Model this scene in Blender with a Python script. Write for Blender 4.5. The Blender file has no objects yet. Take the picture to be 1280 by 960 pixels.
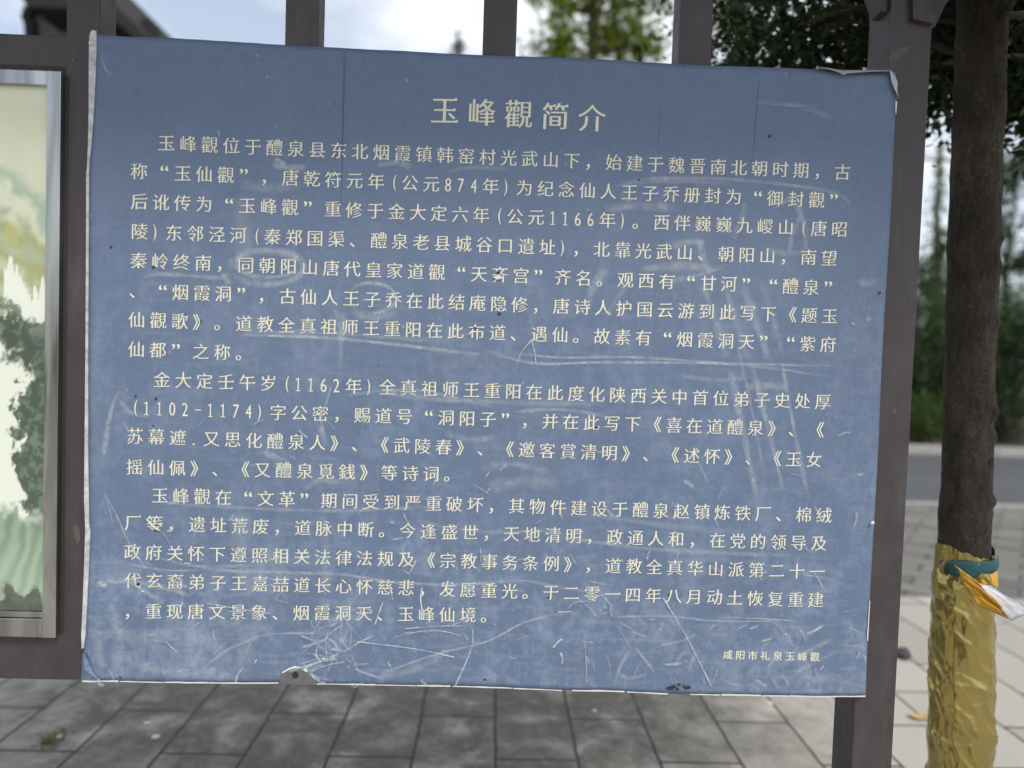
import bpy, bmesh, math, random
import numpy as np
from mathutils import Vector, Matrix, noise as mnoise

S = bpy.context.scene
COL = S.collection
R = math.radians
random.seed(7)
RNG = np.random.default_rng(7)

# ------------------------------------------------------------------ camera
F_PX = 887.0                        # focal length in pixels of a 1280 px wide frame
CAM = Vector((-0.0228, -1.365, 1.45))
YAW, PITCH, ROLL = -0.02695, -0.03758, -0.03339


def cam_axes():
    ca, sa = math.cos(YAW), math.sin(YAW)
    cb, sb = math.cos(PITCH), math.sin(PITCH)
    cc, sc = math.cos(ROLL), math.sin(ROLL)
    Rz = Matrix(((ca, -sa, 0), (sa, ca, 0), (0, 0, 1)))
    Rx = Matrix(((1, 0, 0), (0, cb, -sb), (0, sb, cb)))
    Ry = Matrix(((cc, 0, sc), (0, 1, 0), (-sc, 0, cc)))
    return Rz @ Rx @ Ry


AX = cam_axes()
RIGHT, FWD, UP = AX.col[0], AX.col[1], AX.col[2]
cd = bpy.data.cameras.new('camera')
cd.sensor_fit = 'HORIZONTAL'
cd.sensor_width = 36.0
cd.lens = F_PX / 1280 * 36
cd.clip_start = 0.05
cd.clip_end = 3000
cd.dof.use_dof = True
cd.dof.focus_distance = 1.42
cd.dof.aperture_fstop = 1.5
cam = bpy.data.objects.new('camera', cd)
COL.objects.link(cam)
M = Matrix((RIGHT, UP, -FWD)).transposed().to_4x4()
M.translation = CAM
cam.matrix_world = M
S.camera = cam

# ------------------------------------------------------------------ light
SUN_EL, SUN_AZ = R(52), R(150)      # azimuth clockwise from +Y (north); sun behind the camera, to the right
w = bpy.data.worlds.new('World')
S.world = w
w.use_nodes = True
wt = w.node_tree
wt.nodes.clear()
wo = wt.nodes.new('ShaderNodeOutputWorld')
wb = wt.nodes.new('ShaderNodeBackground')
sk = wt.nodes.new('ShaderNodeTexSky')
sk.sky_type = 'NISHITA'
sk.sun_disc = False
sk.sun_elevation = SUN_EL
sk.sun_rotation = SUN_AZ
sk.air_density = 1.0
sk.dust_density = 1.0
tc = wt.nodes.new('ShaderNodeTexCoord')
nz = wt.nodes.new('ShaderNodeTexNoise')
nz.inputs['Scale'].default_value = 2.6
nz.inputs['Detail'].default_value = 5
nz.inputs['Roughness'].default_value = 0.55
mp = wt.nodes.new('ShaderNodeMapping')
mp.inputs['Scale'].default_value = (1, 1, 2.2)
mp.inputs['Location'].default_value = (0.4, 0.1, 0.2)
rp = wt.nodes.new('ShaderNodeValToRGB')
rp.color_ramp.elements[0].position = 0.40
rp.color_ramp.elements[0].color = (0.32, 0.32, 0.32, 1)
rp.color_ramp.elements[1].position = 0.64
rp.color_ramp.elements[1].color = (1, 1, 1, 1)
mx = wt.nodes.new('ShaderNodeMix')
mx.data_type = 'RGBA'
mx.inputs[7].default_value = (6.9, 7.1, 7.25, 1)      # bright overcast cloud
wt.links.new(tc.outputs['Generated'], mp.inputs[0])
wt.links.new(mp.outputs[0], nz.inputs['Vector'])
wt.links.new(nz.outputs['Fac'], rp.inputs[0])
wt.links.new(rp.outputs[0], mx.inputs[0])
wt.links.new(sk.outputs[0], mx.inputs[6])
wt.links.new(mx.outputs[2], wb.inputs[0])
wb.inputs[1].default_value = 0.10
wt.links.new(wb.outputs[0], wo.inputs[0])

sd = bpy.data.lights.new('sun', 'SUN')
sd.energy = 1.5
sd.angle = R(10)
sd.color = (1.0, 0.93, 0.83)
sun = bpy.data.objects.new('sun', sd)
COL.objects.link(sun)
sdir = Vector((math.sin(SUN_AZ) * math.cos(SUN_EL), math.cos(SUN_AZ) * math.cos(SUN_EL), math.sin(SUN_EL)))
sun.rotation_euler = (-sdir).to_track_quat('-Z', 'Y').to_euler()
sun.location = (3, -4, 8)

S.view_settings.view_transform = 'Standard'
S.view_settings.look = 'None'
S.view_settings.exposure = 0.74
S.view_settings.gamma = 1.0
S.view_settings.use_curve_mapping = False


# ------------------------------------------------------------------ helpers
def ray(px, py):
    return (RIGHT * ((px - 640) / F_PX) + FWD + UP * ((480 - py) / F_PX))


def on_y(px, py, y=0.0):
    d = ray(px, py)
    return CAM + d * ((y - CAM.y) / d.y)


def on_z(px, py, z=0.0):
    d = ray(px, py)
    return CAM + d * ((z - CAM.z) / d.z)


def tag(o, label=None, cat=None, group=None, kind=None):
    if label: o['label'] = label
    if cat: o['category'] = cat
    if group: o['group'] = group
    if kind: o['kind'] = kind
    return o


def thing(name, label, cat, loc=(0, 0, 0), group=None):
    o = bpy.data.objects.new(name, None)
    o.empty_display_size = 0.1
    o.location = loc
    COL.objects.link(o)
    return tag(o, label, cat, group)


def link(name, me, mat, parent=None, smooth=False):
    o = bpy.data.objects.new(name, me)
    COL.objects.link(o)
    if mat is not None:
        me.materials.append(mat)
    if parent is not None:
        o.parent = parent
        loc = Vector((0, 0, 0))
        p = parent
        while p is not None:
            loc += p.location
            p = p.parent
        o.matrix_parent_inverse = Matrix.Translation(-loc)
    if smooth:
        me.polygons.foreach_set('use_smooth', [True] * len(me.polygons))
    return o


def pyd(name, verts, faces, mat, parent=None, smooth=False):
    me = bpy.data.meshes.new(name)
    me.from_pydata([tuple(v) for v in verts], [], faces)
    me.update()
    return link(name, me, mat, parent, smooth)


def from_bm(name, bm, mat, parent=None, smooth=False):
    me = bpy.data.meshes.new(name)
    bmesh.ops.recalc_face_normals(bm, faces=bm.faces)
    bm.to_mesh(me)
    bm.free()
    return link(name, me, mat, parent, smooth)


def box(bm, x0, x1, y0, y1, z0, z1, bev=0.0):
    r = bmesh.ops.create_cube(bm, size=1.0)
    vs = r['verts']
    for v in vs:
        v.co = Vector((x0 + (v.co.x + .5) * (x1 - x0), y0 + (v.co.y + .5) * (y1 - y0), z0 + (v.co.z + .5) * (z1 - z0)))
    if bev:
        es = list({e for v in vs for e in v.link_edges})
        bmesh.ops.bevel(bm, geom=es, offset=bev, segments=2, affect='EDGES', profile=0.6)


def obox(name, x0, x1, y0, y1, z0, z1, mat, parent=None, bev=0.0):
    bm = bmesh.new()
    box(bm, x0, x1, y0, y1, z0, z1, bev)
    return from_bm(name, bm, mat, parent)


def prism_y(bm, pts, y0, y1):
    """extrude an xz outline from y0 to y1"""
    a = [bm.verts.new((p[0], y0, p[1])) for p in pts]
    b = [bm.verts.new((p[0], y1, p[1])) for p in pts]
    n = len(pts)
    bm.faces.new(a)
    bm.faces.new(b[::-1])
    for i in range(n):
        bm.faces.new((a[i], b[i], b[(i + 1) % n], a[(i + 1) % n]))


def tube_geo(pts, rads, seg=8, wob=0.0, V=None, Fc=None):
    """tapered tube along a polyline -> verts, faces"""
    V = [] if V is None else V
    Fc = [] if Fc is None else Fc
    pts = [Vector(p) for p in pts]
    base = len(V)
    n = len(pts)
    up = Vector((0.31, 0.95, 0.1))
    for i, p in enumerate(pts):
        t = (pts[min(i + 1, n - 1)] - pts[max(i - 1, 0)]).normalized()
        u = t.cross(up)
        if u.length < 1e-4:
            u = t.cross(Vector((1, 0, 0)))
        u.normalize()
        v = t.cross(u)
        for k in range(seg):
            a = 2 * math.pi * k / seg
            d = u * math.cos(a) + v * math.sin(a)
            r = rads[i]
            if wob:
                r *= 1 + wob * mnoise.noise((p + d * r) * 9)
            V.append(p + d * r)
    for i in range(n - 1):
        for k in range(seg):
            a = base + i * seg + k
            b = base + i * seg + (k + 1) % seg
            Fc.append((a, b, b + seg, a + seg))
    Fc.append(tuple(base + k for k in range(seg))[::-1])
    Fc.append(tuple(base + (n - 1) * seg + k for k in range(seg)))
    return V, Fc


# ------------------------------------------------------------------ materials
class NT:
    def __init__(s, name):
        s.m = bpy.data.materials.new(name)
        s.m.use_nodes = True
        s.t = s.m.node_tree
        s.b = s.t.nodes['Principled BSDF']
        s.out = s.t.nodes['Material Output']
        s.tc = s.t.nodes.new('ShaderNodeTexCoord')

    def n(s, kind, **kw):
        nd = s.t.nodes.new(kind)
        for k, v in kw.items():
            if k.startswith('i_'):
                nd.inputs[k[2:].replace('_', ' ')].default_value = v
            else:
                setattr(nd, k, v)
        return nd

    def l(s, a, b):
        s.t.links.new(a, b)

    def val(s, node, key, v):
        node.inputs[key].default_value = v

    def map(s, scale=(1, 1, 1), loc=(0, 0, 0), rot=(0, 0, 0)):
        m = s.n('ShaderNodeMapping')
        m.inputs['Scale'].default_value = scale
        m.inputs['Location'].default_value = loc
        m.inputs['Rotation'].default_value = rot
        s.l(s.tc.outputs['Object'], m.inputs[0])
        return m.outputs[0]

    def noise(s, vec, scale, detail=4, rough=.55, dist=0.0):
        n = s.n('ShaderNodeTexNoise')
        s.l(vec, n.inputs['Vector'])
        n.inputs['Scale'].default_value = scale
        n.inputs['Detail'].default_value = detail
        n.inputs['Roughness'].default_value = rough
        n.inputs['Distortion'].default_value = dist
        return n.outputs['Fac']

    def ramp(s, fac, stops):
        r = s.n('ShaderNodeValToRGB')
        e = r.color_ramp.elements
        while len(e) < len(stops):
            e.new(0.5)
        for i, (p, c) in enumerate(stops):
            e[i].position = p
            if not hasattr(c, '__len__'):
                c = (c, c, c)
            e[i].color = (*c[:3], 1)
        s.l(fac, r.inputs[0])
        return r.outputs[0]

    def mix(s, fac, a, b, mode='MIX'):
        m = s.n('ShaderNodeMix', data_type='RGBA', blend_type=mode)
        for v, i in ((fac, 0), (a, 6), (b, 7)):
            if hasattr(v, 'is_output'):
                s.l(v, m.inputs[i])
            elif i == 0:
                m.inputs[0].default_value = v
            else:
                m.inputs[i].default_value = (*v[:3], 1)
        return m.outputs[2]

    def math(s, op, a, b=None, clamp=False):
        m = s.n('ShaderNodeMath', operation=op, use_clamp=clamp)
        for v, i in ((a, 0), (b, 1)):
            if v is None: continue
            if hasattr(v, 'is_output'):
                s.l(v, m.inputs[i])
            else:
                m.inputs[i].default_value = v
        return m.outputs[0]

    def col(s, c):
        if hasattr(c, 'is_output'):
            s.l(c, s.b.inputs['Base Color'])
        else:
            s.b.inputs['Base Color'].default_value = (*c, 1)

    def rough(s, v):
        if hasattr(v, 'is_output'):
            s.l(v, s.b.inputs['Roughness'])
        else:
            s.b.inputs['Roughness'].default_value = v

    def bump(s, h, strength=.3, dist=.01):
        b = s.n('ShaderNodeBump')
        b.inputs['Strength'].default_value = strength
        b.inputs['Distance'].default_value = dist
        s.l(h, b.inputs['Height'])
        s.l(b.outputs[0], s.b.inputs['Normal'])


def simple(name, c, rough=.6, var=.25, scale=20, metal=0.0, bump=0.0, bscale=None):
    k = NT(name)
    v = k.map()
    f = k.noise(v, scale, 5, .6)
    k.col(k.mix(f, tuple(x * (1 - var) for x in c), tuple(min(1, x * (1 + var)) for x in c)))
    k.rough(rough)
    k.b.inputs['Metallic'].default_value = metal
    if bump:
        k.bump(k.noise(v, bscale or scale * 3, 4, .6), bump, .01)
    return k.m


def mat_paint():
    k = NT('brown_paint')
    v = k.map((28, 28, 1.3))
    streak = k.noise(v, 1.6, 5, .65)
    fine = k.noise(k.map(), 14, 5, .6)
    c = k.mix(streak, (.036, .029, .031), (.064, .051, .053))
    c = k.mix(k.ramp(fine, [(.45, 0), (.75, .5)]), c, (.082, .073, .072))
    ch = k.ramp(k.noise(k.map((1, 1, 1), (9, 3, 1)), 26, 6, .72, .5), [(.66, 0), (.69, .8)])
    c = k.mix(ch, c, (.15, .125, .115))
    dust = k.ramp(k.noise(k.map((3, 3, .7), (2, 2, 2)), 5, 6, .7), [(.5, 0), (.75, .45)])
    c = k.mix(dust, c, (.12, .112, .105))
    spots = k.n('ShaderNodeTexVoronoi')
    k.l(k.map(), spots.inputs['Vector'])
    spots.inputs['Scale'].default_value = 42
    sel = k.math('MULTIPLY', k.ramp(spots.outputs['Distance'], [(.03, 1), (.06, 0)]), k.ramp(k.noise(k.map(), 9, 2), [(.58, 0), (.62, 1)]))
    c = k.mix(sel, c, (.3, .29, .27))
    k.col(c)
    k.rough(k.ramp(fine, [(.3, .38), (.7, .6)]))
    k.bump(k.noise(k.map(), 160, 3, .6), .12, .002)
    return k.m


def mat_sheet():
    """faded blue print on a board: dust, chalky wear low down, faint vertical creases"""
    k = NT('faded_blue_print')
    o = k.map()
    sep = k.n('ShaderNodeSeparateXYZ')
    k.l(o, sep.inputs[0])
    weave = k.noise(k.map((650, 650, 60)), 1.0, 2, .5)
    weave2 = k.noise(k.map((60, 60, 650)), 1.0, 2, .5)
    big = k.noise(o, 3.2, 6, .6, .4)
    mid = k.noise(o, 16, 6, .65, .6)
    c = k.mix(big, (.100, .142, .235), (.127, .175, .266))
    c = k.mix(k.ramp(mid, [(.35, 0), (.7, .25)]), c, (.15, .212, .325))
    wv = k.math('ADD', weave, weave2)
    c = k.mix(k.ramp(wv, [(.85, 0), (1.3, .22)]), c, (.19, .242, .37))
    # darker grime blotches (upper part has more of them)
    up = k.ramp(k.math('SUBTRACT', sep.outputs[2], 0.8), [(.55, .15), (1.0, .8)])
    gr = k.ramp(k.noise(k.map((1, 1, 1.4), (3, 1, 5)), 11, 7, .72, 1.4), [(.57, 0), (.68, .5)])
    c = k.mix(k.math('MULTIPLY', gr, up), c, (.095, .115, .20))
    # chalk dust: rubbed wear, stronger near the bottom where hands reach
    low = k.ramp(k.math('SUBTRACT', sep.outputs[2], 0.8), [(.0, 1.0), (.17, .9), (.36, .5), (.75, .42), (.95, .12)])
    rub = k.ramp(k.math('MULTIPLY', k.noise(k.map((1.2, 1, .8), (1, 0, 2)), 8, 9, .76, .3), k.math('ADD', .5, k.noise(k.map((1, 1, 1), (7, 0, 2)), 60, 5, .7))), [(.46, 0), (.74, .72)])
    c = k.mix(k.math('MULTIPLY', rub, low), c, (.31, .385, .50))
    brush = k.ramp(k.noise(k.map((9, 1, 70), (0, 0, 1), (0, .04, 0)), 1.0, 4, .6), [(.54, 0), (.8, .34)])
    c = k.mix(k.math('MULTIPLY', brush, low), c, (.40, .47, .55))
    brush2 = k.ramp(k.noise(k.map((60, 1, 5), (0, 0, 1), (0, -.05, 0)), 1.0, 4, .6), [(.56, 0), (.84, .22)])
    c = k.mix(k.math('MULTIPLY', brush2, low), c, (.40, .47, .55))
    dots = k.n('ShaderNodeTexVoronoi')
    k.l(o, dots.inputs['Vector'])
    dots.inputs['Scale'].default_value = 26
    dm = k.math('MULTIPLY', k.ramp(dots.outputs['Distance'], [(.03, 1), (.10, 0)]), k.ramp(k.noise(o, 5, 2), [(.55, 0), (.6, .5)]))
    c = k.mix(dm, c, (.42, .5, .58))
    k.col(c)
    k.rough(k.ramp(mid, [(.3, .5), (.7, .62)]))
    k.b.inputs['Specular IOR Level'].default_value = .35
    k.bump(k.math('ADD', k.math('MULTIPLY', mid, 1.0), k.math('MULTIPLY', wv, .1)), .12, .003)
    return k.m


def mat_lettering():
    k = NT('pale_yellow_lettering')
    o = k.map()
    f = k.noise(o, 45, 5, .7)
    c = k.mix(k.ramp(f, [(.3, 0), (.7, 1)]), (.73, .70, .53), (.83, .805, .66))
    c = k.mix(k.ramp(k.noise(o, 190, 3, .7), [(.62, 0), (.74, .45)]), c, (.34, .37, .40))
    k.col(c)
    k.rough(.6)
    return k.m


def mat_chalk():
    """chalk scuffs: UV v runs across the stroke, attribute 'st' is its strength and softness"""
    k = NT('chalk_scuff')
    uv = k.n('ShaderNodeUVMap')
    sep = k.n('ShaderNodeSeparateXYZ')
    k.l(uv.outputs[0], sep.inputs[0])
    at = k.n('ShaderNodeAttribute', attribute_name='st')
    a = k.math('ABSOLUTE', k.math('SUBTRACT', k.math('MULTIPLY', sep.outputs[1], 2.0), 1.0))
    prof = k.math('SUBTRACT', 1.0, a, True)
    prof = k.ramp(prof, [(0, 0), (.6, .75), (1, 1)])
    ns = k.noise(k.map(), 110, 6, .75)
    ns2 = k.noise(k.map((1, 1, 1), (4, 4, 4)), 26, 4, .6)
    g = k.math('MULTIPLY', k.ramp(ns, [(.32, .18), (.62, 1)]), k.ramp(ns2, [(.3, .3), (.6, 1)]))
    al = k.math('MULTIPLY', k.math('MULTIPLY', prof, g), at.outputs['Fac'], True)
    k.col((.62, .68, .72))
    k.rough(.8)
    k.l(al, k.b.inputs['Alpha'])
    return k.m


def mat_white_edge():
    k = NT('bare_white_edge')
    o = k.map()
    c = k.mix(k.ramp(k.noise(o, 60, 5, .7), [(.4, 0), (.7, 1)]), (.62, .64, .64), (.30, .32, .33))
    k.col(c)
    k.rough(.5)
    return k.m


def mat_steel():
    k = NT('streaked_stainless')
    v = k.map((1, 1, .12))
    f = k.noise(v, 22, 3, .5, .8)
    k.col(k.mix(k.ramp(f, [(.4, 0), (.7, 1)]), (.30, .30, .29), (.56, .56, .54)))  # streaks of tone stand in for reflections running down the bars
    k.b.inputs['Metallic'].default_value = 1.0
    k.rough(k.ramp(f, [(.35, .14), (.7, .34)]))
    k.bump(k.noise(k.map((1, 1, .3)), 12, 2, .5), .10, .006)
    return k.m


def mat_paver():
    k = NT('concrete_pavers')
    o = k.tc.outputs['Object']
    sep = k.n('ShaderNodeSeparateXYZ')
    k.l(o, sep.inputs[0])
    cmb = k.n('ShaderNodeCombineXYZ')
    k.l(k.math('ADD', sep.outputs[1], PAV_Y), cmb.inputs[0])
    k.l(k.math('ADD', sep.outputs[0], PAV_X), cmb.inputs[1])
    # uneven joints
    wob = k.n('ShaderNodeTexNoise')
    k.l(o, wob.inputs['Vector'])
    wob.inputs['Scale'].default_value = 7
    cen = k.n('ShaderNodeVectorMath', operation='MULTIPLY_ADD')
    k.l(wob.outputs['Color'], cen.inputs[0])
    cen.inputs[1].default_value = (.012, .012, 0)
    cen.inputs[2].default_value = (-.006, -.006, 0)
    add = k.n('ShaderNodeVectorMath', operation='ADD')
    k.l(cmb.outputs[0], add.inputs[0])
    k.l(cen.outputs[0], add.inputs[1])
    br = k.n('ShaderNodeTexBrick')
    k.l(add.outputs[0], br.inputs['Vector'])
    br.offset = .5
    br.inputs['Color1'].default_value = (0, 0, 0, 1)
    br.inputs['Color2'].default_value = (1, 1, 1, 1)
    br.inputs['Scale'].default_value = 1.0
    br.inputs['Brick Width'].default_value = PAV_L
    br.inputs['Row Height'].default_value = PAV_W
    br.inputs['Mortar Size'].default_value = 0.0065
    br.inputs['Mortar Smooth'].default_value = .35
    fac = br.outputs['Fac']
    tone = br.outputs['Color']
    n1 = k.noise(o, 2.3, 6, .6, .5)
    n2 = k.noise(o, 38, 6, .7)
    n3 = k.noise(o, 7.0, 6, .68, .1)
    c = k.mix(tone, (.36, .338, .295), (.50, .47, .415))
    c = k.mix(k.ramp(n2, [(.3, .0), (.75, .30)]), c, (.26, .255, .24))
    # darker blotchy zone below and behind the notice board; paler elsewhere
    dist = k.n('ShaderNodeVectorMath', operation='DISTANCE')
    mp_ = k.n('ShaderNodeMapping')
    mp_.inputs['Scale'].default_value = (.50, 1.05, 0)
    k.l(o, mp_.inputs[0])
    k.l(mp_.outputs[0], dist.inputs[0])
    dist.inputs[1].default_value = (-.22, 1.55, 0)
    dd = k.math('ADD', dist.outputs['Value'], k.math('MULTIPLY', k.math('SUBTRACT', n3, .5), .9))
    dark_zone = k.ramp(dd, [(.55, 1.0), (1.25, .0)])
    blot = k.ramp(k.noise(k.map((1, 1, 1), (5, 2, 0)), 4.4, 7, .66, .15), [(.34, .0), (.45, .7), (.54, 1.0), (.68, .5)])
    dfac = k.math('MULTIPLY', dark_zone, blot)
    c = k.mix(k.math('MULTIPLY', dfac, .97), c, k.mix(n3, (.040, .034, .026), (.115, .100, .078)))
    # joints, darker with moss here and there
    moss = k.ramp(k.noise(o, 4.5, 5, .7), [(.56, 0), (.66, 1)])
    grit = k.ramp(k.noise(k.map((1, 1, 1), (4, 4, 0)), 120, 5, .75), [(.35, 0), (.75, .55)])
    c = k.mix(k.math('MULTIPLY', grit, .6), c, k.mix(n3, (.06, .058, .05), (.34, .32, .285)))
    jc = k.mix(moss, (.030, .028, .024), (.07, .09, .02))
    c = k.mix(fac, c, jc)
    k.col(c)
    k.rough(k.math('SUBTRACT', .85, k.math('MULTIPLY', dfac, .2)))
    h = k.math('SUBTRACT', k.math('MULTIPLY', n2, .25), k.math('MULTIPLY', fac, 1.0))
    k.bump(h, .6, .006)
    return k.m


def mat_bricks():
    k = NT('grey_brick_paving')
    o = k.map((1, 1, 1), (0, 0, 0), (0, 0, R(38)))
    br = k.n('ShaderNodeTexBrick')
    k.l(o, br.inputs['Vector'])
    br.inputs['Color1'].default_value = (.10, .098, .09, 1)
    br.inputs['Color2'].default_value = (.22, .215, .195, 1)
    br.inputs['Mortar'].default_value = (.045, .043, .038, 1)
    br.inputs['Scale'].default_value = 1
    br.inputs['Brick Width'].default_value = .40
    br.inputs['Row Height'].default_value = .2
    br.inputs['Mortar Size'].default_value = .014
    n = k.noise(k.map(), 6, 6, .6)
    k.col(k.mix(k.ramp(n, [(.3, 0), (.7, .5)]), br.outputs['Color'], (.15, .147, .135)))
    k.rough(.85)
    k.bump(k.math('SUBTRACT', 1.0, br.outputs['Fac']), .5, .008)
    return k.m


def mat_asphalt():
    k = NT('asphalt')
    n = k.noise(k.map(), 90, 5, .7)
    b = k.noise(k.map((.3, 1.2, 1)), .9, 5, .6)
    c = k.mix(n, (.055, .058, .064), (.09, .094, .10))
    k.col(k.mix(k.ramp(b, [(.4, 0), (.7, .5)]), c, (.11, .114, .12)))
    k.rough(.72)
    k.bump(n, .4, .005)
    return k.m


def mat_leaf(name, a, b, trans=.25, rough=.5):
    k = NT(name)
    g = k.n('ShaderNodeNewGeometry')
    f = g.outputs['Random Per Island']
    c = k.ramp(f, [(0, a), (.6, tuple((x + y) / 2 for x, y in zip(a, b))), (1, b)])
    k.col(c)
    k.rough(rough)
    k.b.inputs['Specular IOR Level'].default_value = .18 if rough > .5 else .38
    tr = k.n('ShaderNodeBsdfTranslucent')
    k.l(c, tr.inputs[0])
    ms = k.n('ShaderNodeMixShader')
    ms.inputs[0].default_value = trans
    k.l(k.b.outputs[0], ms.inputs[1])
    k.l(tr.outputs[0], ms.inputs[2])
    k.l(ms.outputs[0], k.out.inputs[0])
    return k.m


def mat_bark(name, a, b, lich):
    k = NT(name)
    v = k.map((1, 1, .35))
    n = k.noise(v, 34, 7, .7, .6)
    n2 = k.noise(k.map((1, 1, .8)), 9, 5, .6)
    c = k.mix(k.ramp(n, [(.3, 0), (.7, 1)]), a, b)
    c = k.mix(k.ramp(n2, [(.5, 0), (.72, .6)]), c, lich)
    sp = k.ramp(k.noise(k.map(), 170, 4, .7), [(.55, 0), (.66, .75)])
    c = k.mix(k.math('MULTIPLY', sp, k.ramp(n2, [(.4, 0), (.6, 1)])), c, (.20, .165, .115))
    k.col(c)
    k.rough(.9)
    crk = k.n('ShaderNodeTexVoronoi', feature='DISTANCE_TO_EDGE')
    k.l(k.map((1, 1, .22), (3, 1, 2)), crk.inputs['Vector'])
    crk.inputs['Scale'].default_value = 30
    line = k.math('MULTIPLY', k.ramp(crk.outputs['Distance'], [(.0, 1), (.06, 0)]), k.ramp(k.noise(k.map((1, 1, .5), (6, 1, 2)), 14, 4, .6), [(.5, 0), (.6, .8)]))
    c = k.mix(line, c, (.02, .015, .011))
    k.col(c)
    rings = k.noise(k.map((1, 1, 5)), 16, 5, .7, .8)
    lump = k.noise(k.map((1, 1, .8), (2, 1, 0)), 55, 6, .75, .4)
    k.bump(k.math('ADD', k.math('MULTIPLY', lump, 1.2), k.math('ADD', n, k.math('MULTIPLY', rings, .25))), 1.0, .012)
    return k.m


def mat_foil():
    k = NT('gold_foil')
    n = k.noise(k.map((1, 1, 1)), 12, 4, .6)
    c = k.mix(n, (.34, .265, .08), (.48, .39, .145))
    c = k.mix(k.ramp(k.noise(k.map(), 90, 3, .6), [(.70, 0), (.76, .7)]), c, (.12, .08, .02))
    k.col(c)
    k.b.inputs['Metallic'].default_value = .85
    k.rough(k.ramp(n, [(.3, .16), (.7, .28)]))
    k.bump(k.noise(k.map(), 55, 3, .5, .6), .15, .006)
    return k.m


def mat_glass():
    k = NT('cabinet_glass')
    tr = k.n('ShaderNodeBsdfTransparent')
    tr.inputs[0].default_value = (.98, .99, .98, 1)
    gl = k.n('ShaderNodeBsdfGlossy')
    gl.inputs['Roughness'].default_value = .02
    fr = k.n('ShaderNodeFresnel')
    fr.inputs[0].default_value = 1.45
    ms = k.n('ShaderNodeMixShader')
    gm_ = k.n('ShaderNodeNewGeometry')
    k.l(k.math('MULTIPLY', fr.outputs[0], k.math('SUBTRACT', 1.0, gm_.outputs['Backfacing'])), ms.inputs[0])
    k.l(tr.outputs[0], ms.inputs[1])
    k.l(gl.outputs[0], ms.inputs[2])
    k.l(ms.outputs[0], k.out.inputs[0])
    return k.m


def mat_poster():
    k = NT('printed_landscape')
    at = k.n('ShaderNodeAttribute', attribute_name='print_colour')
    k.col(at.outputs['Color'])
    k.rough(.45)
    return k.m


# paving measured from the joints the photo shows
j5, j6, j7 = on_z(532, 859), on_z(619, 860), on_z(702.5, 862)
PAV_W = (j7.x - j5.x) / 2
PAV_L = PAV_W * 2
ty = on_z(575, 895.6).y             # a cross joint between the 5th and 6th long joints
PAV_X = -j6.x + 40 * PAV_W
PAV_Y = -ty + 40 * PAV_L + PAV_L / 2 * 0

M_PAINT = mat_paint()
M_SHEET = mat_sheet()
M_LET = mat_lettering()
M_CHALK = mat_chalk()
M_EDGE = mat_white_edge()
M_STEEL = mat_steel()
M_GLASS = mat_glass()
M_POSTER = mat_poster()
M_SCREW = simple('zinc_screw', (.72, .72, .70), .35, .15, 80, .4)
M_DARKMETAL = simple('bare_grey_backing', (.125, .132, .13), .6, .3, 60)
M_SPECK = simple('dark_speck', (.025, .023, .022), .7)
M_FLAKE = simple('white_flake', (.68, .68, .64), .6)
M_CHIP = simple('paint_chip', (.10, .086, .084), .7, .25, 60)
M_BACK = simple('cabinet_backing', (.03, .028, .028), .6)

# ------------------------------------------------------------------ the setting
Y_BRICK = on_z(1150, 746).y
Y_ROAD = on_z(1150, 630).y
Y_KERB = on_z(1150, 566).y
gm = simple('earth', (.12, .105, .07), .95, .35, 3)
ground = pyd('ground', [(-900, -900, -.03), (900, -900, -.03), (900, 900, -.03), (-900, 900, -.03)], [(0, 1, 2, 3)], gm)
tag(ground, kind='structure')
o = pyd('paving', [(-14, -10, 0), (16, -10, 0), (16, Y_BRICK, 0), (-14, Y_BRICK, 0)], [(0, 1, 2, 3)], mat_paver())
tag(o, kind='structure')
o = pyd('brick_paving', [(-14, Y_BRICK, .0), (16, Y_BRICK, .0), (16, Y_ROAD, 0), (-14, Y_ROAD, 0)], [(0, 1, 2, 3)], mat_bricks())
tag(o, kind='structure')
M_KERB = simple('kerb_stone', (.34, .337, .32), .8, .25, 12, bump=.2)
bm = bmesh.new()
for i in range(40):
    x = -14.6 + i * .8
    box(bm, x, x + .79, Y_ROAD, Y_ROAD + .12, -.14, .004, .01)
tag(from_bm('kerb', bm, M_KERB), kind='structure')
o = pyd('road', [(-60, Y_ROAD + .1, -.12 + .1), (60, Y_ROAD + .1, -.02), (60, Y_KERB + .1, -.02), (-60, Y_KERB + .1, -.02)], [(0, 1, 2, 3)], mat_asphalt())
tag(o, kind='structure')
bm = bmesh.new()
for i in range(80):
    x = -36 + i * .9
    box(bm, x, x + .888, Y_KERB, Y_KERB + .18, -.1, .13, .015)
tag(from_bm('far_kerb', bm, M_KERB), kind='structure')
o = pyd('planting_strip', [(-60, Y_KERB + .17, .10), (60, Y_KERB + .17, .10), (60, Y_KERB + 60, .10), (-60, Y_KERB + 60, .10)], [(0, 1, 2, 3)],
        simple('dark_soil', (.07, .062, .04), .95, .4, 6))
tag(o, kind='structure')

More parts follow.
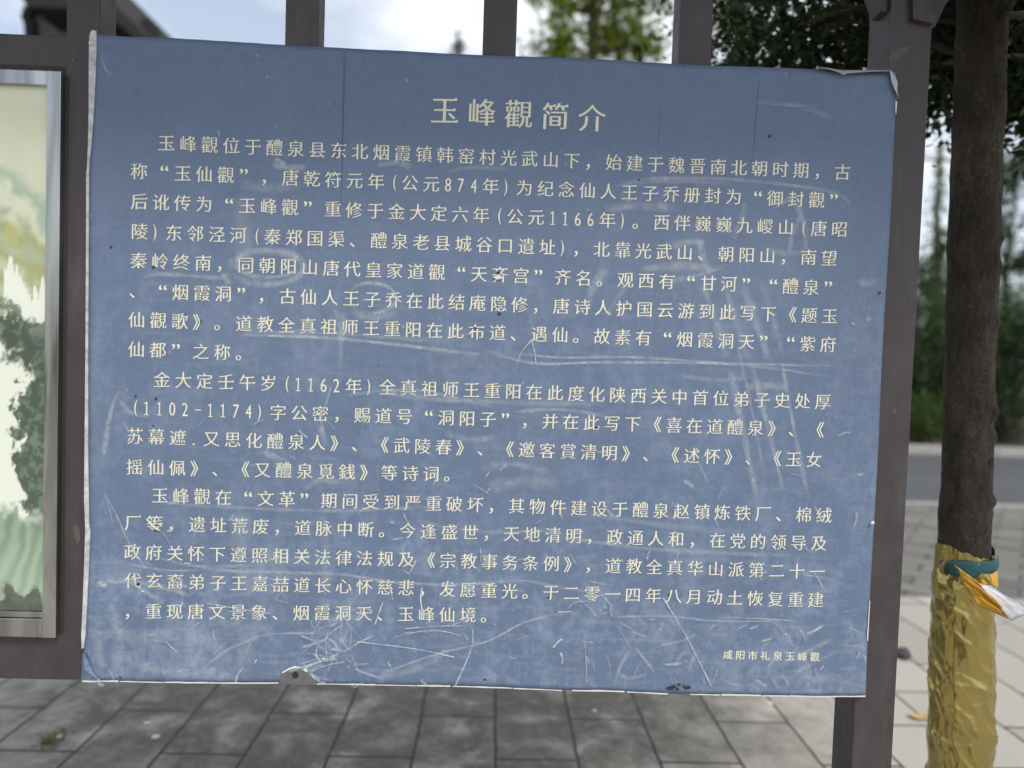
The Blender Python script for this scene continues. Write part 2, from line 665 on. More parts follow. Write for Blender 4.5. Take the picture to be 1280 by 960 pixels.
# ------------------------------------------------------------------ leaves and trees
def leaf_mesh(pos, size, rng, name, aspect=.48, droop=.0):
    """many small pointed leaves (two quads folded on the midrib each) at the positions pos"""
    n = len(pos)
    pos = np.asarray(pos)
    ax = rng.normal(size=(n, 3))
    ax[:, 2] -= droop
    ax /= np.linalg.norm(ax, axis=1)[:, None]
    sd_ = rng.normal(size=(n, 3))
    sd_ -= (sd_ * ax).sum(1)[:, None] * ax
    sd_ /= np.linalg.norm(sd_, axis=1)[:, None]
    nn = np.cross(ax, sd_)
    s = (size * rng.uniform(.65, 1.25, n))[:, None]
    base = pos
    tip = pos + ax * s
    midp = pos + ax * s * .48 - nn * s * .06
    lft = midp + sd_ * s * aspect * .5 + nn * s * .1
    rgt = midp - sd_ * s * aspect * .5 + nn * s * .1
    V = np.empty((n, 4, 3))
    V[:, 0] = base; V[:, 1] = rgt; V[:, 2] = tip; V[:, 3] = lft
    me = bpy.data.meshes.new(name)
    me.vertices.add(n * 4)
    me.vertices.foreach_set('co', V.reshape(-1))
    idx = np.arange(n)[:, None] * 4
    tri = np.concatenate([idx + [0, 1, 2], idx + [0, 2, 3]], 1).reshape(-1)
    me.loops.add(n * 6)
    me.loops.foreach_set('vertex_index', tri)
    me.polygons.add(n * 2)
    me.polygons.foreach_set('loop_start', np.arange(n * 2) * 3)
    me.polygons.foreach_set('loop_total', np.full(n * 2, 3))
    me.update(calc_edges=True)
    me.validate()
    return me


def clumps(ells, per, sig, rng, keep=None):
    """clusters of leaves: ells = list of (centre, radii, number of clusters)"""
    cs = []
    for c, r, n in ells:
        k = 0
        while k < n:
            p = rng.uniform(-1, 1, 3)
            d = np.linalg.norm(p)
            if d > 1 or rng.random() > .25 + .75 * d:
                continue
            q = np.array(c) + p * np.array(r)
            if keep is not None and not keep(q):
                k += .2
                continue
            cs.append(q)
            k += 1
    cs = np.array(cs)
    pts = np.repeat(cs, per, 0) + rng.normal(size=(len(cs) * per, 3)) * sig * np.repeat(rng.uniform(.5, 1.3, len(cs)), per)[:, None]
    if keep is not None:
        pts = pts[[keep(p) for p in pts]]
    return cs, pts


def tree(name, label, cat, base, trunk, rads, ells, per, sig, leaf, mleaf, mbark, seed, group=None, twigs=40, keep=None, aspect=.48, seg=10):
    rng = np.random.default_rng(seed)
    t = thing(name, label, cat, base, group)
    V, Fc = tube_geo(trunk, rads, seg, .12)
    pyd('trunk', V, Fc, mbark, t, True)
    cs, pts = clumps(ells, per, sig, rng, keep)
    V, Fc = [], []
    tr = [Vector(p) for p in trunk]
    for i in rng.choice(len(cs), min(twigs, len(cs)), False):
        c = Vector(cs[i])
        # leave the trunk below the cluster
        best = min(range(len(tr)), key=lambda j: abs(tr[j].z - (c.z - .45 * (Vector((c.x, c.y, 0)) - Vector((tr[j].x, tr[j].y, 0))).length)))
        a = tr[best]
        m = a.lerp(c, .5) + Vector((rng.normal() * .04, rng.normal() * .04, .08)) * (c - a).length
        r0 = min(rads[best] * .5, .012 + .02 * (c - a).length)
        tube_geo([a, a.lerp(m, .5), m, m.lerp(c, .5) + Vector((0, 0, .02)), c], [r0, r0 * .8, r0 * .6, r0 * .4, r0 * .15], 6, 0, V, Fc)
    pyd('branches', V, Fc, mbark, t, True)
    link('crown', leaf_mesh(pts, leaf, rng, name + '_leaves', aspect), mleaf, t)
    return t


def P(px, py, y):
    return on_y(px, py, y)


# ---- far side of the road -------------------------------------------------
ML_DARK = mat_leaf('dark_evergreen_leaf', (.014, .036, .008), (.05, .10, .02), .25, .42)
ML_MID = mat_leaf('shrub_leaf', (.03, .065, .010), (.10, .17, .03), .35, .45)
ML_LIGHT = mat_leaf('spring_leaf', (.11, .17, .012), (.28, .35, .05), .5)
ML_CON = mat_leaf('conifer_needles', (.02, .04, .02), (.05, .08, .04), .15)
ML_NEAR = mat_leaf('glossy_small_leaf', (.008, .015, .005), (.028, .05, .012), .08, .6)
MB_FAR = mat_bark('grey_bark', (.045, .04, .034), (.10, .09, .075), (.13, .12, .10))

YS = Y_KERB + 1.3


def shrub(px, ptop, pbot, wid, label, ml, seed, y=None, group=None, n=46, leaf=.075):
    y = y or YS
    a, b = P(px, ptop, y), P(px, pbot, y)
    x = a.x
    h = a.z - .1
    t = thing('shrub', label, 'shrub', (x, y, .1), group)
    rng = np.random.default_rng(seed)
    ells = [((x, y, .1 + h * .42), (wid, wid * .8, h * .44), n), ((x + wid * .25, y - wid * .1, .1 + h * .74), (wid * .55, wid * .5, h * .28), n // 3),
            ((x - wid * .4, y, .1 + h * .6), (wid * .5, wid * .5, h * .26), n // 3)]
    cs, pts = clumps(ells, 60, .16, rng)
    pts = pts[pts[:, 2] > .12]
    V, Fc = [], []
    for i in range(0, len(cs), 4):
        c = Vector(cs[i])
        tube_geo([(x + rng.normal() * .1, y + rng.normal() * .1, .08), (x * .6 + c.x * .4, y * .6 + c.y * .4, c.z * .55), c], [.03, .02, .006], 5, 0, V, Fc)
    pyd('stems', V, Fc, MB_FAR, t)
    link('foliage', leaf_mesh(pts, leaf, rng, 'shrub_leaves', .5), ml, t)
    return t


shrub(1150, 498, 552, .55, 'low bright green bush at the far kerb between the brown post and the tree trunk', ML_MID, 3, Y_KERB + .75, None, 30)
shrub(1128, 345, 552, 1.5, 'tall dark green bush across the road just right of the brown post', ML_DARK, 4, YS + 1.3, None, 110)
shrub(1272, 350, 552, 1.3, 'tall dark green bush across the road at the right edge of the picture', ML_DARK, 5, YS, None, 120)
shrub(1200, 355, 552, 1.3, 'dark green bush across the road mostly hidden behind the near tree trunk', ML_DARK, 6, YS + .5, None, 70)
shrub(1150, 352, 552, 1.3, 'bright mid green bush behind the tall dark bush right of the brown post', ML_MID, 41, YS + 3.0, None, 100)
shrub(1258, 350, 552, 1.4, 'mid green bush behind the dark bush right of the near tree trunk', ML_MID, 42, YS + 2.4, None, 110)
for i, (px, tp) in enumerate(((1345, 350), (1000, 390), (900, 360))):
    shrub(px, tp, 552, 1.4, 'dark green bush in the row across the road, behind the sign or beyond the picture', ML_DARK, 20 + i, YS + .3, 'bushes hidden in the row across the road', 60)

for i, x in enumerate((-9.6, -7.4, -5.2, -3.0)):
    b = on_y(640, 446, -10)
    t = thing('shrub', 'dark green bush in the hedge behind the viewpoint, mirrored in the cabinet frame', 'shrub', (x, -10.0, 0), 'hedge behind the viewpoint')
    if i == 0:
        rng = np.random.default_rng(91)
        cs, pts = clumps([((x, -10, 1.1), (1.3, .9, 1.1), 60), ((x + .2, -10, 2.0), (.8, .7, .7), 24)], 50, .18, rng)
        V, Fc = tube_geo([(x, -10, 0), (x + .05, -10, 1), (x, -10, 2.2)], [.06, .05, .01], 6)
        a_ = pyd('stem', V, Fc, MB_FAR, t)
        b_ = link('foliage', leaf_mesh(pts, .11, rng, 'hedge_leaves', .5), ML_DARK, t)
    else:
        for s_ in (a_, b_):
            c_ = s_.copy(); COL.objects.link(c_); c_.parent = t

# right background trees, loose crowns against the sky
yb = YS + 3.5
b = P(1262, 300, yb)
tree('tree', 'loose leafed tree across the road with thin clumps right of the near trunk', 'tree', (b.x, yb, .1),
     [(b.x, yb, .05), (b.x + .05, yb, 2), (b.x - .05, yb, 4), (b.x + .1, yb, b.z + 1.2)], [.12, .1, .07, .02],
     [((P(1255, 335, yb)), (1.2, 1.0, .4), 24), ((P(1258, 236, yb)), (.32, .4, .35), 9), ((P(1276, 205, yb)), (.45, .5, .3), 9), ((P(1268, 285, yb)), (.5, .6, .35), 10), ((P(1180, 305, yb)), (.35, .6, .3), 5), ((P(1150, 345, yb)), (.7, .6, .35), 12), ((P(1205, 360, yb)), (1.2, .6, .35), 14)],
     60, .15, .13, ML_DARK, MB_FAR, 11, twigs=50)
yb = YS + 9
b = P(1172, 330, yb)
rng = np.random.default_rng(5)
t = thing('poplar_tree', 'slim tall poplar standing far off in the gap between post and trunk', 'tree', (b.x, yb, .1))
top = P(1177, 176, yb)
V, Fc = tube_geo([(b.x, yb, .05), (b.x + .05, yb, 4), (top.x - .05, yb, top.z - 2), top], [.2, .15, .08, .02], 8, .1)
pyd('trunk', V, Fc, MB_FAR, t, True)
pts = []
for i in range(800):
    f = rng.random() ** 1.3
    z = 1.6 + f * (top.z - 1.8)
    rr = (.55 * (1 - f) ** .8 + .05) * abs(rng.normal()) * .9
    a = rng.uniform(0, 6.283)
    pts.append((b.x + (top.x - b.x) * f + rr * math.cos(a), yb + rr * math.sin(a), z))
link('crown', leaf_mesh(np.array(pts), .16, rng, 'poplar_leaves', .6), ML_MID, t)

# utility pole with crossarm and wire
yb = YS + 16
pl = thing('utility_pole', 'thin grey utility pole with crossarm and wires far beyond the road', 'pole', (P(1177, 420, yb).x, yb, .1))
tp = P(1176, 186, yb)
V, Fc = tube_geo([(tp.x, yb, .05), (tp.x, yb, tp.z)], [.17, .10], 10)
M_CONC = simple('pale_concrete', (.30, .31, .31), .8)
pyd('pole', V, Fc, M_CONC, pl, True)
ca = P(1176, 201, yb)
obox('crossarm', ca.x - 1.0, ca.x + 1.0, yb - .2, yb - .1, ca.z - .06, ca.z + .06, M_CONC, pl, .01)
for dx in (-.85, .85):
    V, Fc = tube_geo([(ca.x + dx, yb - .15, ca.z + .06), (ca.x + dx, yb - .15, ca.z + .28)], [.05, .035], 8)
    pyd('insulator', V, Fc, M_CONC, pl)
for dx in (-.85, .85):
    V, Fc = [], []
    tube_geo([(ca.x + dx + (s_ * 20), yb - .15 + 6 * s_, ca.z + .3 - 1.1 * (1 - (2 * s_ - 1) ** 2)) for s_ in [i / 14 for i in range(15)]], [.018] * 15, 5, 0, V, Fc)
    pyd('wire', V, Fc, M_SPECK, pl)

# centre tree above the board
yb = Y_KERB + 3.0
b = P(741, 70, yb)
def kc(px, py, r, n, dy=0.0):
    q = P(px, py, yb + dy)
    return ((q.x, q.y, q.z), r, n)
tree('broadleaf_tree', 'bright yellow green tree with a dark bare trunk above the centre of the board', 'tree', (b.x - .1, yb, .1),
     [(b.x - .25, yb, .05), (b.x - .15, yb, 2), (b.x - .02, yb, 4), b, P(742, 20, yb), P(738, -60, yb), P(742, -140, yb)], [.2, .16, .14, .12, .11, .08, .02],
     [kc(772, 42, (.60, .5, .38), 20), kc(800, 58, (.4, .5, .18), 4), kc(680, 66, (.6, .4, .10), 8), kc(768, 74, (.8, .5, .06), 3), kc(704, 32, (.22, .3, .45), 5), kc(755, 2, (.8, .6, .25), 12),
      kc(680, 2, (.5, .5, .18), 5), kc(815, -2, (.6, .5, .15), 5), kc(750, -80, (1.7, 1.3, .9), 60), kc(712, 50, (.3, .3, .3), 3)],
     60, .17, .15, ML_LIGHT, MB_FAR, 31, twigs=60, aspect=.55)
yb = Y_KERB + 1.8
q = P(915, 12, yb)
tree('pale_tree', 'pale green thin crowned tree just left of the dark leaves at the top right', 'tree', (q.x, yb, .1),
     [(q.x + .25, yb, .05), (q.x + .2, yb, 3), (q.x + .1, yb, q.z), (q.x, yb, q.z + 1.2)], [.14, .11, .07, .02],
     [((q.x, yb, q.z), (.5, .5, .5), 14), ((q.x + .35, yb, q.z - .55), (.3, .4, .4), 7), ((q.x + .1, yb, q.z + .9), (.9, .8, .6), 16)],
     30, .16, .14, ML_LIGHT, MB_FAR, 33, twigs=26, aspect=.55)

# small conifer tip
yb = 20.0
tp = P(573, 38, yb)
t = thing('conifer', 'small far off conifer whose tip shows above the board left of centre', 'tree', (tp.x, yb, .1))
V, Fc = tube_geo([(tp.x, yb, .05), (tp.x, yb, tp.z)], [.2, .02], 8)
pyd('trunk', V, Fc, MB_FAR, t)
pts = []
for i in range(5200):
    f = rng.random() ** .6
    rr = (.06 + 1.9 * f) * (.55 + .45 * math.sin(f * 60) ** 2) * math.sqrt(rng.random())
    a = rng.uniform(0, 6.283)
    pts.append((tp.x + rr * math.cos(a), yb + rr * math.sin(a), tp.z - f * (tp.z - 1.2) - rr * .15))
link('crown', leaf_mesh(np.array(pts), .2, rng, 'conifer_needles', .35), ML_CON, t)

# temple hall at the left
yb = 12.0
hall = thing('temple_hall', 'grey walled hall with a dark overhanging tiled roof behind the frame at the top left', 'building', (P(90, 30, yb).x, yb, 0))
M_WALL = simple('grey_render', (.12, .13, .115), .85, .12, 2.5)
M_ROOF = simple('dark_roof_tile', (.016, .016, .016), .9, .3, 9)
M_WALL2 = simple('pinkish_render', (.30, .28, .27), .85, .1, 2)
xl, xr = P(40, 30, yb).x, P(141, 30, yb).x
ze = P(80, 11, yb).z
obox('wall', xl, xr, yb, yb + 6, 0, ze + .3, M_WALL, hall)
bm = bmesh.new()
ey = yb - .9
a = P(30, 8, ey)
zq = P(80, 10, ey).z
prism_y(bm, [(P(33, 9, ey).x, zq), (P(128, 9, ey).x, zq), (P(128, 0, ey).x, zq + .26), (xr - .6, zq + 1.5), (xl - .1, zq + 1.5), (P(24, -3, ey).x, zq + .22)], ey, yb + 7)
# tile ends along the left verge
for i, (px, py) in enumerate(((36, 14), (34, 22), (37, 30), (38, 38), (38, 47))):
    q = P(px, py, yb - .05)
    box(bm, q.x - .07, q.x + .10, yb - .12, yb - .003, q.z - .07, q.z + .06, .01)
from_bm('roof', bm, M_ROOF, hall)
bm = bmesh.new()
wy = yb + 1.5
pts_ = [(P(138, 4, wy)), (P(188, 44, wy)), (P(190, 50, wy)), (P(165, 50, wy)), (P(138, 30, wy))]
prism_y(bm, [(p.x, p.z) for p in pts_], wy - .5, wy + 5)
q = P(198, 45, wy)
box(bm, q.x - .08, q.x + .1, wy - .55, wy - .1, q.z - .3, q.z + .1, .02)
from_bm('wing_roof', bm, M_ROOF, hall)
q0, q1 = P(141, 44, wy), P(192, 47, wy)
obox('wing_wall', xr + .005, q1.x - .12, wy + .02, wy + 4.5, 0, q1.z + .02, M_WALL2, hall)

# ------------------------------------------------------------------ sign structure
def xz(px, py, y=0.004):
    q = on_y(px, py, y)
    return q.x, q.z


YF = 0.006                         # front plane of the steel tubes
sf = thing('sign_frame', 'brown painted steel tube frame carrying the blue board and the glass cabinet', 'sign frame', (0, .04, 0))


def tube(name, x0, x1, z0, z1, d, yf=YF):
    return obox(name, x0, x1, yf, yf + d, z0, z1, M_PAINT, sf, .0025)


# posts: measure left and right edges at two heights
pr0 = (xz(1112, 80)[0] + xz(1066, 930)[0]) / 2
pr1 = (xz(1164, 31)[0] + xz(1132, 700)[0] + xz(1115, 955)[0]) / 3
ptop = 2.62
post_r = tube('post', pr0, pr1, 0.0, ptop, pr1 - pr0)
obox('base_plate', pr0 - .05, pr1 + .05, YF - .05, YF + (pr1 - pr0) + .05, .001, .012, M_PAINT, post_r, .002)
zr1, zr0 = xz(40, 42.5)[1], xz(40, 82)[1]
zb1, zb0 = xz(40, 797)[1], xz(60, 850)[1]
xl0, xl1 = xz(82, 20)[0], xz(124, 25)[0]
lp0 = -2.36
post_l = tube('post', lp0 - (pr1 - pr0), lp0, 0.0, ptop, pr1 - pr0)
obox('base_plate', lp0 - (pr1 - pr0) - .05, lp0 + .05, YF - .05, YF + (pr1 - pr0) + .05, .001, .012, M_PAINT, post_l, .002)
tube('upright', xl0, xl1, zb0, 2.42, .058)
tube('rail', lp0 - .01, xl0 + .01, zr0, zr1, .0574, YF + .0004)
tube('rail', lp0 - .01, xl0 + .01, zb0 - .0005, zb1, .0574, YF + .0004)
# rails behind the board
ztb = xz(600, 75)[1]
tube('rail', xl1 + .001, pr0 - .001, ztb - .075, ztb - .015, .05, YF + .002)
tube('rail', xl1 + .001, pr0 - .001, zb0 + .03, zb1 + .01, .05, YF + .002)
for (pa, pb, py, d) in ((356, 398, 25, .048), (604, 646, 30, .055), (850, 891, 35, .058)):
    tube('upright', xz(pa, py)[0], xz(pb, py)[0], ztb - .0145, 2.42, d)
# uprights over the cabinet, left of the picture
for px in (-190, -430):
    x = xz(px, 20)[0]
    tube('upright', x, x + .062, zr1 + .001, 2.42, .058)
# top beam with shaped corner brackets
tube('beam', lp0 + .001, pr0 - .001, 2.421, 2.52, .058)
tube('beam', pr1 + .001, pr1 + .45, 2.421, 2.52, .058)
bm = bmesh.new()
for sx, xe in ((1, pr1 + .001), (-1, pr0 - .001)):
    def bp(u, z): return (xe + sx * u, z)
    zb = xz(1166, 30)[1] + (0 if sx > 0 else .025)
    out = [bp(0, zb), bp(.012, zb + .002), bp(.03, zb + .045), bp(.055, zb + .075), bp(.075, zb + .12), bp(.12, zb + .15), bp(.17, zb + .2), bp(.19, 2.42), bp(0, 2.42)]
    prism_y(bm, out if sx > 0 else out[::-1], YF + .012, YF + .05)
from_bm('corner_bracket', bm, M_PAINT, sf)
# thin welded gusset on the face of the post
bm = bmesh.new()
g = [xz(1137, 27, YF), xz(1163, 33, YF), xz(1165, 24, YF), xz(1152, 18, YF), xz(1150, -20, YF), xz(1136, -20, YF)]
prism_y(bm, g, YF - .012, YF - .001)
from_bm('gusset', bm, M_PAINT, sf)
# small pitched roof over the sign (above the picture)
bm = bmesh.new()
prf = [(-.56, 2.58), (-.56, 2.61), (.04, 2.92), (.58, 2.63), (.58, 2.60), (.04, 2.86)]
x0r, x1r = lp0 - .6, pr1 + .5
va = [bm.verts.new((x0r, y, z)) for y, z in prf]
vb = [bm.verts.new((x1r, y, z)) for y, z in prf]
bm.faces.new(va); bm.faces.new(vb[::-1])
for i in range(6):
    bm.faces.new((va[i], vb[i], vb[(i + 1) % 6], va[(i + 1) % 6]))
x = x0r
while x < x1r:
    for s0, s1 in (((-.56, 2.615), (.04, 2.925)), ((.04, 2.925), (.58, 2.635))):
        V, Fc = tube_geo([(x + .05, s0[0], s0[1]), (x + .05, s1[0], s1[1])], [.03, .03], 6)
        vs = [bm.verts.new(v) for v in V]
        for f in Fc:
            bm.faces.new([vs[i] for i in f])
    x += .16
from_bm('roof', bm, M_ROOF, sf)


def blob(name, pts, y, mat, parent, thick=.0012):
    bm = bmesh.new()
    prism_y(bm, [xz(px, py, y) for px, py in pts], y - thick, y)
    return from_bm(name, bm, mat, parent)


blob('paint_chip', [(1111, 70), (1120, 62), (1131, 59), (1138, 58), (1135, 64), (1126, 72), (1116, 78), (1111, 80)], YF - .0003, M_CHIP, sf, .0006)
blob('paint_chip', [(91, 658), (96, 656), (100, 662), (101, 674), (98, 681), (93, 672)], YF - .0003, M_CHIP, sf, .0006)

# ------------------------------------------------------------------ notice board
nb = thing('notice_board', 'blue painted notice board with rows of pale Chinese text, scratched and chalky', 'notice board', (0, 0, .85))
EDGE_T = [(122, 46), (200, 48.5), (300, 54), (340, 56.5), (405, 60), (520, 66), (600, 70.5), (650, 72.5), (700, 73), (740, 75), (840, 81), (900, 84), (1020, 88.5), (1070, 91), (1118, 92)]
EDGE_B = [(105, 849), (200, 851.5), (290, 853), (350, 852.5), (395, 853.5), (470, 855), (560, 856.5), (620, 858), (705, 861.5), (760, 862), (830, 866), (950, 868), (1030, 869.5), (1081, 869)]
EDGE_L = [(122, 46), (121, 80), (119, 130), (117, 180), (113.5, 215), (113, 300), (112.5, 400), (113, 520), (113.5, 650), (112, 720), (109, 790), (105, 849)]
EDGE_R = [(1118, 92), (1119, 125), (1116, 180), (1112, 270), (1106, 370), (1102, 440), (1097, 560), (1091, 660), (1087, 730), (1083, 805), (1081, 869)]


def poly_at(poly, axis, n):
    poly = [xz(*p, 0.0) for p in poly]
    a = np.array(poly)
    t = np.concatenate([[0], np.cumsum(np.linalg.norm(np.diff(a, axis=0), axis=1))])
    t /= t[-1]
    s = np.linspace(0, 1, n)
    return np.stack([np.interp(s, t, a[:, 0]), np.interp(s, t, a[:, 1])], 1)


NX, NZ = 150, 120
eT, eB = poly_at(EDGE_T, 0, NX), poly_at(EDGE_B, 0, NX)
eL, eR = poly_at(EDGE_L, 1, NZ), poly_at(EDGE_R, 1, NZ)
# fine raggedness of the cut edges
eT[1:-1, 1] += np.array([.0008 * mnoise.noise(Vector((p[0] * 40, 1, 0))) for p in eT[1:-1]])
eB[1:-1, 1] += np.array([.0014 * mnoise.noise(Vector((p[0] * 55, 2, 0))) for p in eB[1:-1]])
u = np.linspace(0, 1, NX)[None, :, None]
v = np.linspace(0, 1, NZ)[:, None, None]
G = ((1 - v) * eT[None] + v * eB[None] + (1 - u) * eL[:, None] + u * eR[:, None]
     - ((1 - u) * (1 - v) * eT[0] + u * (1 - v) * eT[-1] + (1 - u) * v * eB[0] + u * v * eB[-1]))
BX0, BX1 = eT[0, 0], eT[-1, 0]
BZ1, BZ0 = eT[:, 1].mean(), eB[:, 1].mean()


def sheet_y(x, z):
    """the board is not quite flat"""
    n = mnoise.noise(Vector((x * 2.1, 3.3, z * 2.1))) * .0030 + mnoise.noise(Vector((x * 7, 9.1, z * 7))) * .0007
    # print lifting along the upper edge in shallow waves, and at the left edge
    dt = (BZ1 + .01 - z)
    n -= .006 * math.exp(-(dt / .022) ** 2) * (.35 + .65 * abs(mnoise.noise(Vector((x * 5.2, 1.7, 0)))) * 1.6)
    dl = x - BX0
    n -= .004 * math.exp(-(dl / .02) ** 2)
    return -.003 + n


verts = [(G[j, i, 0], sheet_y(G[j, i, 0], G[j, i, 1]), G[j, i, 1]) for j in range(NZ) for i in range(NX)]
faces = [(j * NX + i, (j + 1) * NX + i, (j + 1) * NX + i + 1, j * NX + i + 1) for j in range(NZ - 1) for i in range(NX - 1)]
sheet = pyd('sheet', verts, faces, M_SHEET, nb, True)
sm = sheet.modifiers.new('thickness', 'SOLIDIFY')
sm.thickness = .003
sm.offset = -1.0
sheet.data.materials.append(M_EDGE)
sm.material_offset_rim = 1


def s_at(px, py, off=.0):
    x, z = xz(px, py, 0.0)
    return Vector((x, sheet_y(x, z) - off, z))


# ---- lettering -------------------------------------------------------------
ROWS = [
    ("玉峰觀位于醴泉县东北烟霞镇韩窑村光武山下，始建于魏晋南北朝时期，古", 0, 208, 179, '古', 1052.6, 215.6),
    ("称“玉仙觀”，唐乾符元年(公元874年)为纪念仙人王子乔册封为“御封觀”", 0, 174, 214.5, '觀', 1020.4, 250.5),
    ("后讹传为“玉峰觀”重修于金大定六年(公元1166年)。西伴巍巍九嵕山(唐昭", 0, 174, 252, '昭', 1049, 287),
    ("陵)东邻泾河(秦郑国渠、醴泉老县城谷口遺址)，北靠光武山、朝阳山，南望", 0, 174, 289.5, '望', 1036, 323),
    ("秦岭终南，同朝阳山唐代皇家道觀“天齐宫”齐名。观西有“甘河”“醴泉”", 0, 173, 325.8, '泉', 1013.6, 359.5),
    ("、“烟霞洞”，古仙人王子乔在此结庵隐修，唐诗人护国云游到此写下《题玉", 2, 225.6, 365.5, '玉', 1037, 395.5),
    ("仙觀歌》。道教全真祖师王重阳在此布道、遇仙。故素有“烟霞洞天”“紫府", 0, 171, 400, '府', 1035, 431),
    ("仙都”之称。", 0, 170.5, 436.8, '称', 278, 440.5),
    ("金大定壬午岁(1162年)全真祖师王重阳在此度化陕西关中首位弟子史处厚", 0, 202.4, 474.8, '厚', 1028.6, 502.5),
    ("(1102-1174)字公密，赐道号“洞阳子”，并在此写下《喜在道醴泉》、《", 11, 348, 515.6, '泉', 944, 535),
    ("苏幕遮.又思化醴泉人》、《武陵春》、《邀客賞清明》、《述怀》、《玉女", 0, 169, 545.6, '女', 1017, 575),
    ("摇仙佩》、《又醴泉覓銭》等诗词。", 0, 168.6, 583.9, '词', 538.8, 592.5),
    ("玉峰觀在“文革”期间受到严重破坏，其物件建设于醴泉赵镇炼铁厂、棉绒", 0, 199.8, 619.5, '绒', 1029.4, 644.3),
    ("厂等，遗址荒废，道脉中断。今逢盛世，天地清明，政通人和，在党的领导及", 0, 166.8, 653.6, '及', 1023, 679),
    ("政府关怀下遵照相关法律法规及《宗教事务条例》，道教全真华山派第二十一", 0, 165.6, 690, '一', 1020.8, 714.4),
    ("代玄裔弟子王嘉喆道长心怀慈悲，发愿重光。于二零一四年八月动土恢复重建", 0, 166.4, 725.6, '建', 1019, 750),
    ("，重现唐文景象、烟霞洞天、玉峰仙境。", 1, 191.9, 764.3, '境', 584.9, 768.8),
]
TITLE = [("玉峰觀简介", 0, 556, 138.5, '介', 740, 148)]
SIGN = [("咸阳市礼泉玉峰觀", 0, 909.4, 818.3, '觀', 1018, 820.8)]
HALF = '()-.0123456789'
chars = sorted({c for r in ROWS + TITLE + SIGN for c in r[0]})
tmp = []
for c in chars:
    cu = bpy.data.curves.new('glyph', 'FONT')
    cu.body = c
    cu.resolution_u = 3
    ob = bpy.data.objects.new('glyph', cu)
    COL.objects.link(ob)
    tmp.append(ob)
dg = bpy.context.evaluated_depsgraph_get()
GLY = {}
for c, ob in zip(chars, tmp):
    me = bpy.data.meshes.new_from_object(ob.evaluated_get(dg))
    co = np.array([v.co[:2] for v in me.vertices])
    fs = [tuple(p.vertices) for p in me.polygons]
    # outward normals of the outline, to thin or thicken strokes
    cnt = {}
    for f in fs:
        for a, b in zip(f, f[1:] + f[:1]):
            cnt.setdefault((min(a, b), max(a, b)), []).append((a, b))
    nrm = np.zeros_like(co)
    flip = 1.0
    area = sum((co[f[1]][0] - co[f[0]][0]) * (co[f[2]][1] - co[f[0]][1]) - (co[f[1]][1] - co[f[0]][1]) * (co[f[2]][0] - co[f[0]][0]) for f in fs)
    if area < 0: flip = -1.0
    for e in cnt.values():
        if len(e) == 1:
            a, b = e[0]
            d = co[b] - co[a]
            L = np.hypot(*d) or 1
            nv = np.array([d[1], -d[0]]) / L * flip
            nrm[a] += nv
            nrm[b] += nv
    # mitre: each outline vertex moves with both of its edges
    nrm = np.clip(nrm, -1, 1)
    # little triangular terminals on the right ends of horizontal strokes, as in a Song or Fangsong face
    ser = []
    if c not in HALF + '，。、《》“”':
        for e in cnt.values():
            if len(e) == 1:
                a, b = e[0]
                d = co[b] - co[a]
                L = np.hypot(*d)
                if .045 < L < .10 and abs(d[0]) < .25 * L and d[1] * flip > 0:
                    t = a if co[a][1] > co[b][1] else b
                    ser.append(t)
    GLY[c] = (co, fs, nrm, ser)
    bpy.data.meshes.remove(me)
for ob in tmp:
    cu = ob.data
    bpy.data.objects.remove(ob)
    bpy.data.curves.remove(cu)

MID = np.array([.5, .365])


def glyph(c, gx, gy):
    """outline in em units, centred on its cell"""
    co, fs, nrm, ser = GLY[c]
    if c in '“”，。、《》': gx, gy = gx + .004, gy + .006
    co = co + nrm * np.array([gx, gy])
    if ser:
        fs = list(fs)
        for t in ser:
            x, y = co[t]
            n = len(co)
            co = np.vstack([co, [(x + .012, y - .004), (x - .035, y + .048), (x - .115, y - .004)]])
            fs.append((n, n + 1, n + 2))
    if c == '1':
        # a thin one with a flag and a foot
        co = np.array([(-.035, -.38), (.035, -.38), (.035, .38), (-.01, .38), (-.15, .27), (-.15, .225), (-.035, .27),
                       (-.13, -.38), (.13, -.38), (.13, -.335), (-.13, -.335)])
        fs = [(0, 1, 2, 6), (2, 3, 6), (3, 4, 5, 6), (7, 8, 9, 10)]
    elif c in '0123456789':
        lo, hi = co.min(0), co.max(0)
        wd = .34
        co = (co - (lo + hi) / 2) * np.array([wd / (hi[0] - lo[0]), .76 / (hi[1] - lo[1])])
    elif c in '()':
        lo, hi = co.min(0), co.max(0)
        co = (co - (lo + hi) / 2) * np.array([.17, .92]) / (hi - lo) + np.array([.10 if c == '(' else -.10, -.02])
    elif c == '-':
        lo, hi = co.min(0), co.max(0)
        co = (co - (lo + hi) / 2) * np.array([.36, .055]) / (hi - lo)
    elif c == '.':
        co = co - (co.min(0) + co.max(0)) / 2 + np.array([-.05, -.32])
    elif c in '“”':
        lo, hi = co.min(0), co.max(0)
        co = (co - (lo + hi) / 2) * 1.22 + np.array([.20 if c == '“' else -.20, .24])
    else:
        co = co - MID
        co[:, 1] += .035 * co[:, 0]        # strokes rise a little to the right
        co *= np.array([.97, .97])
    return co, fs


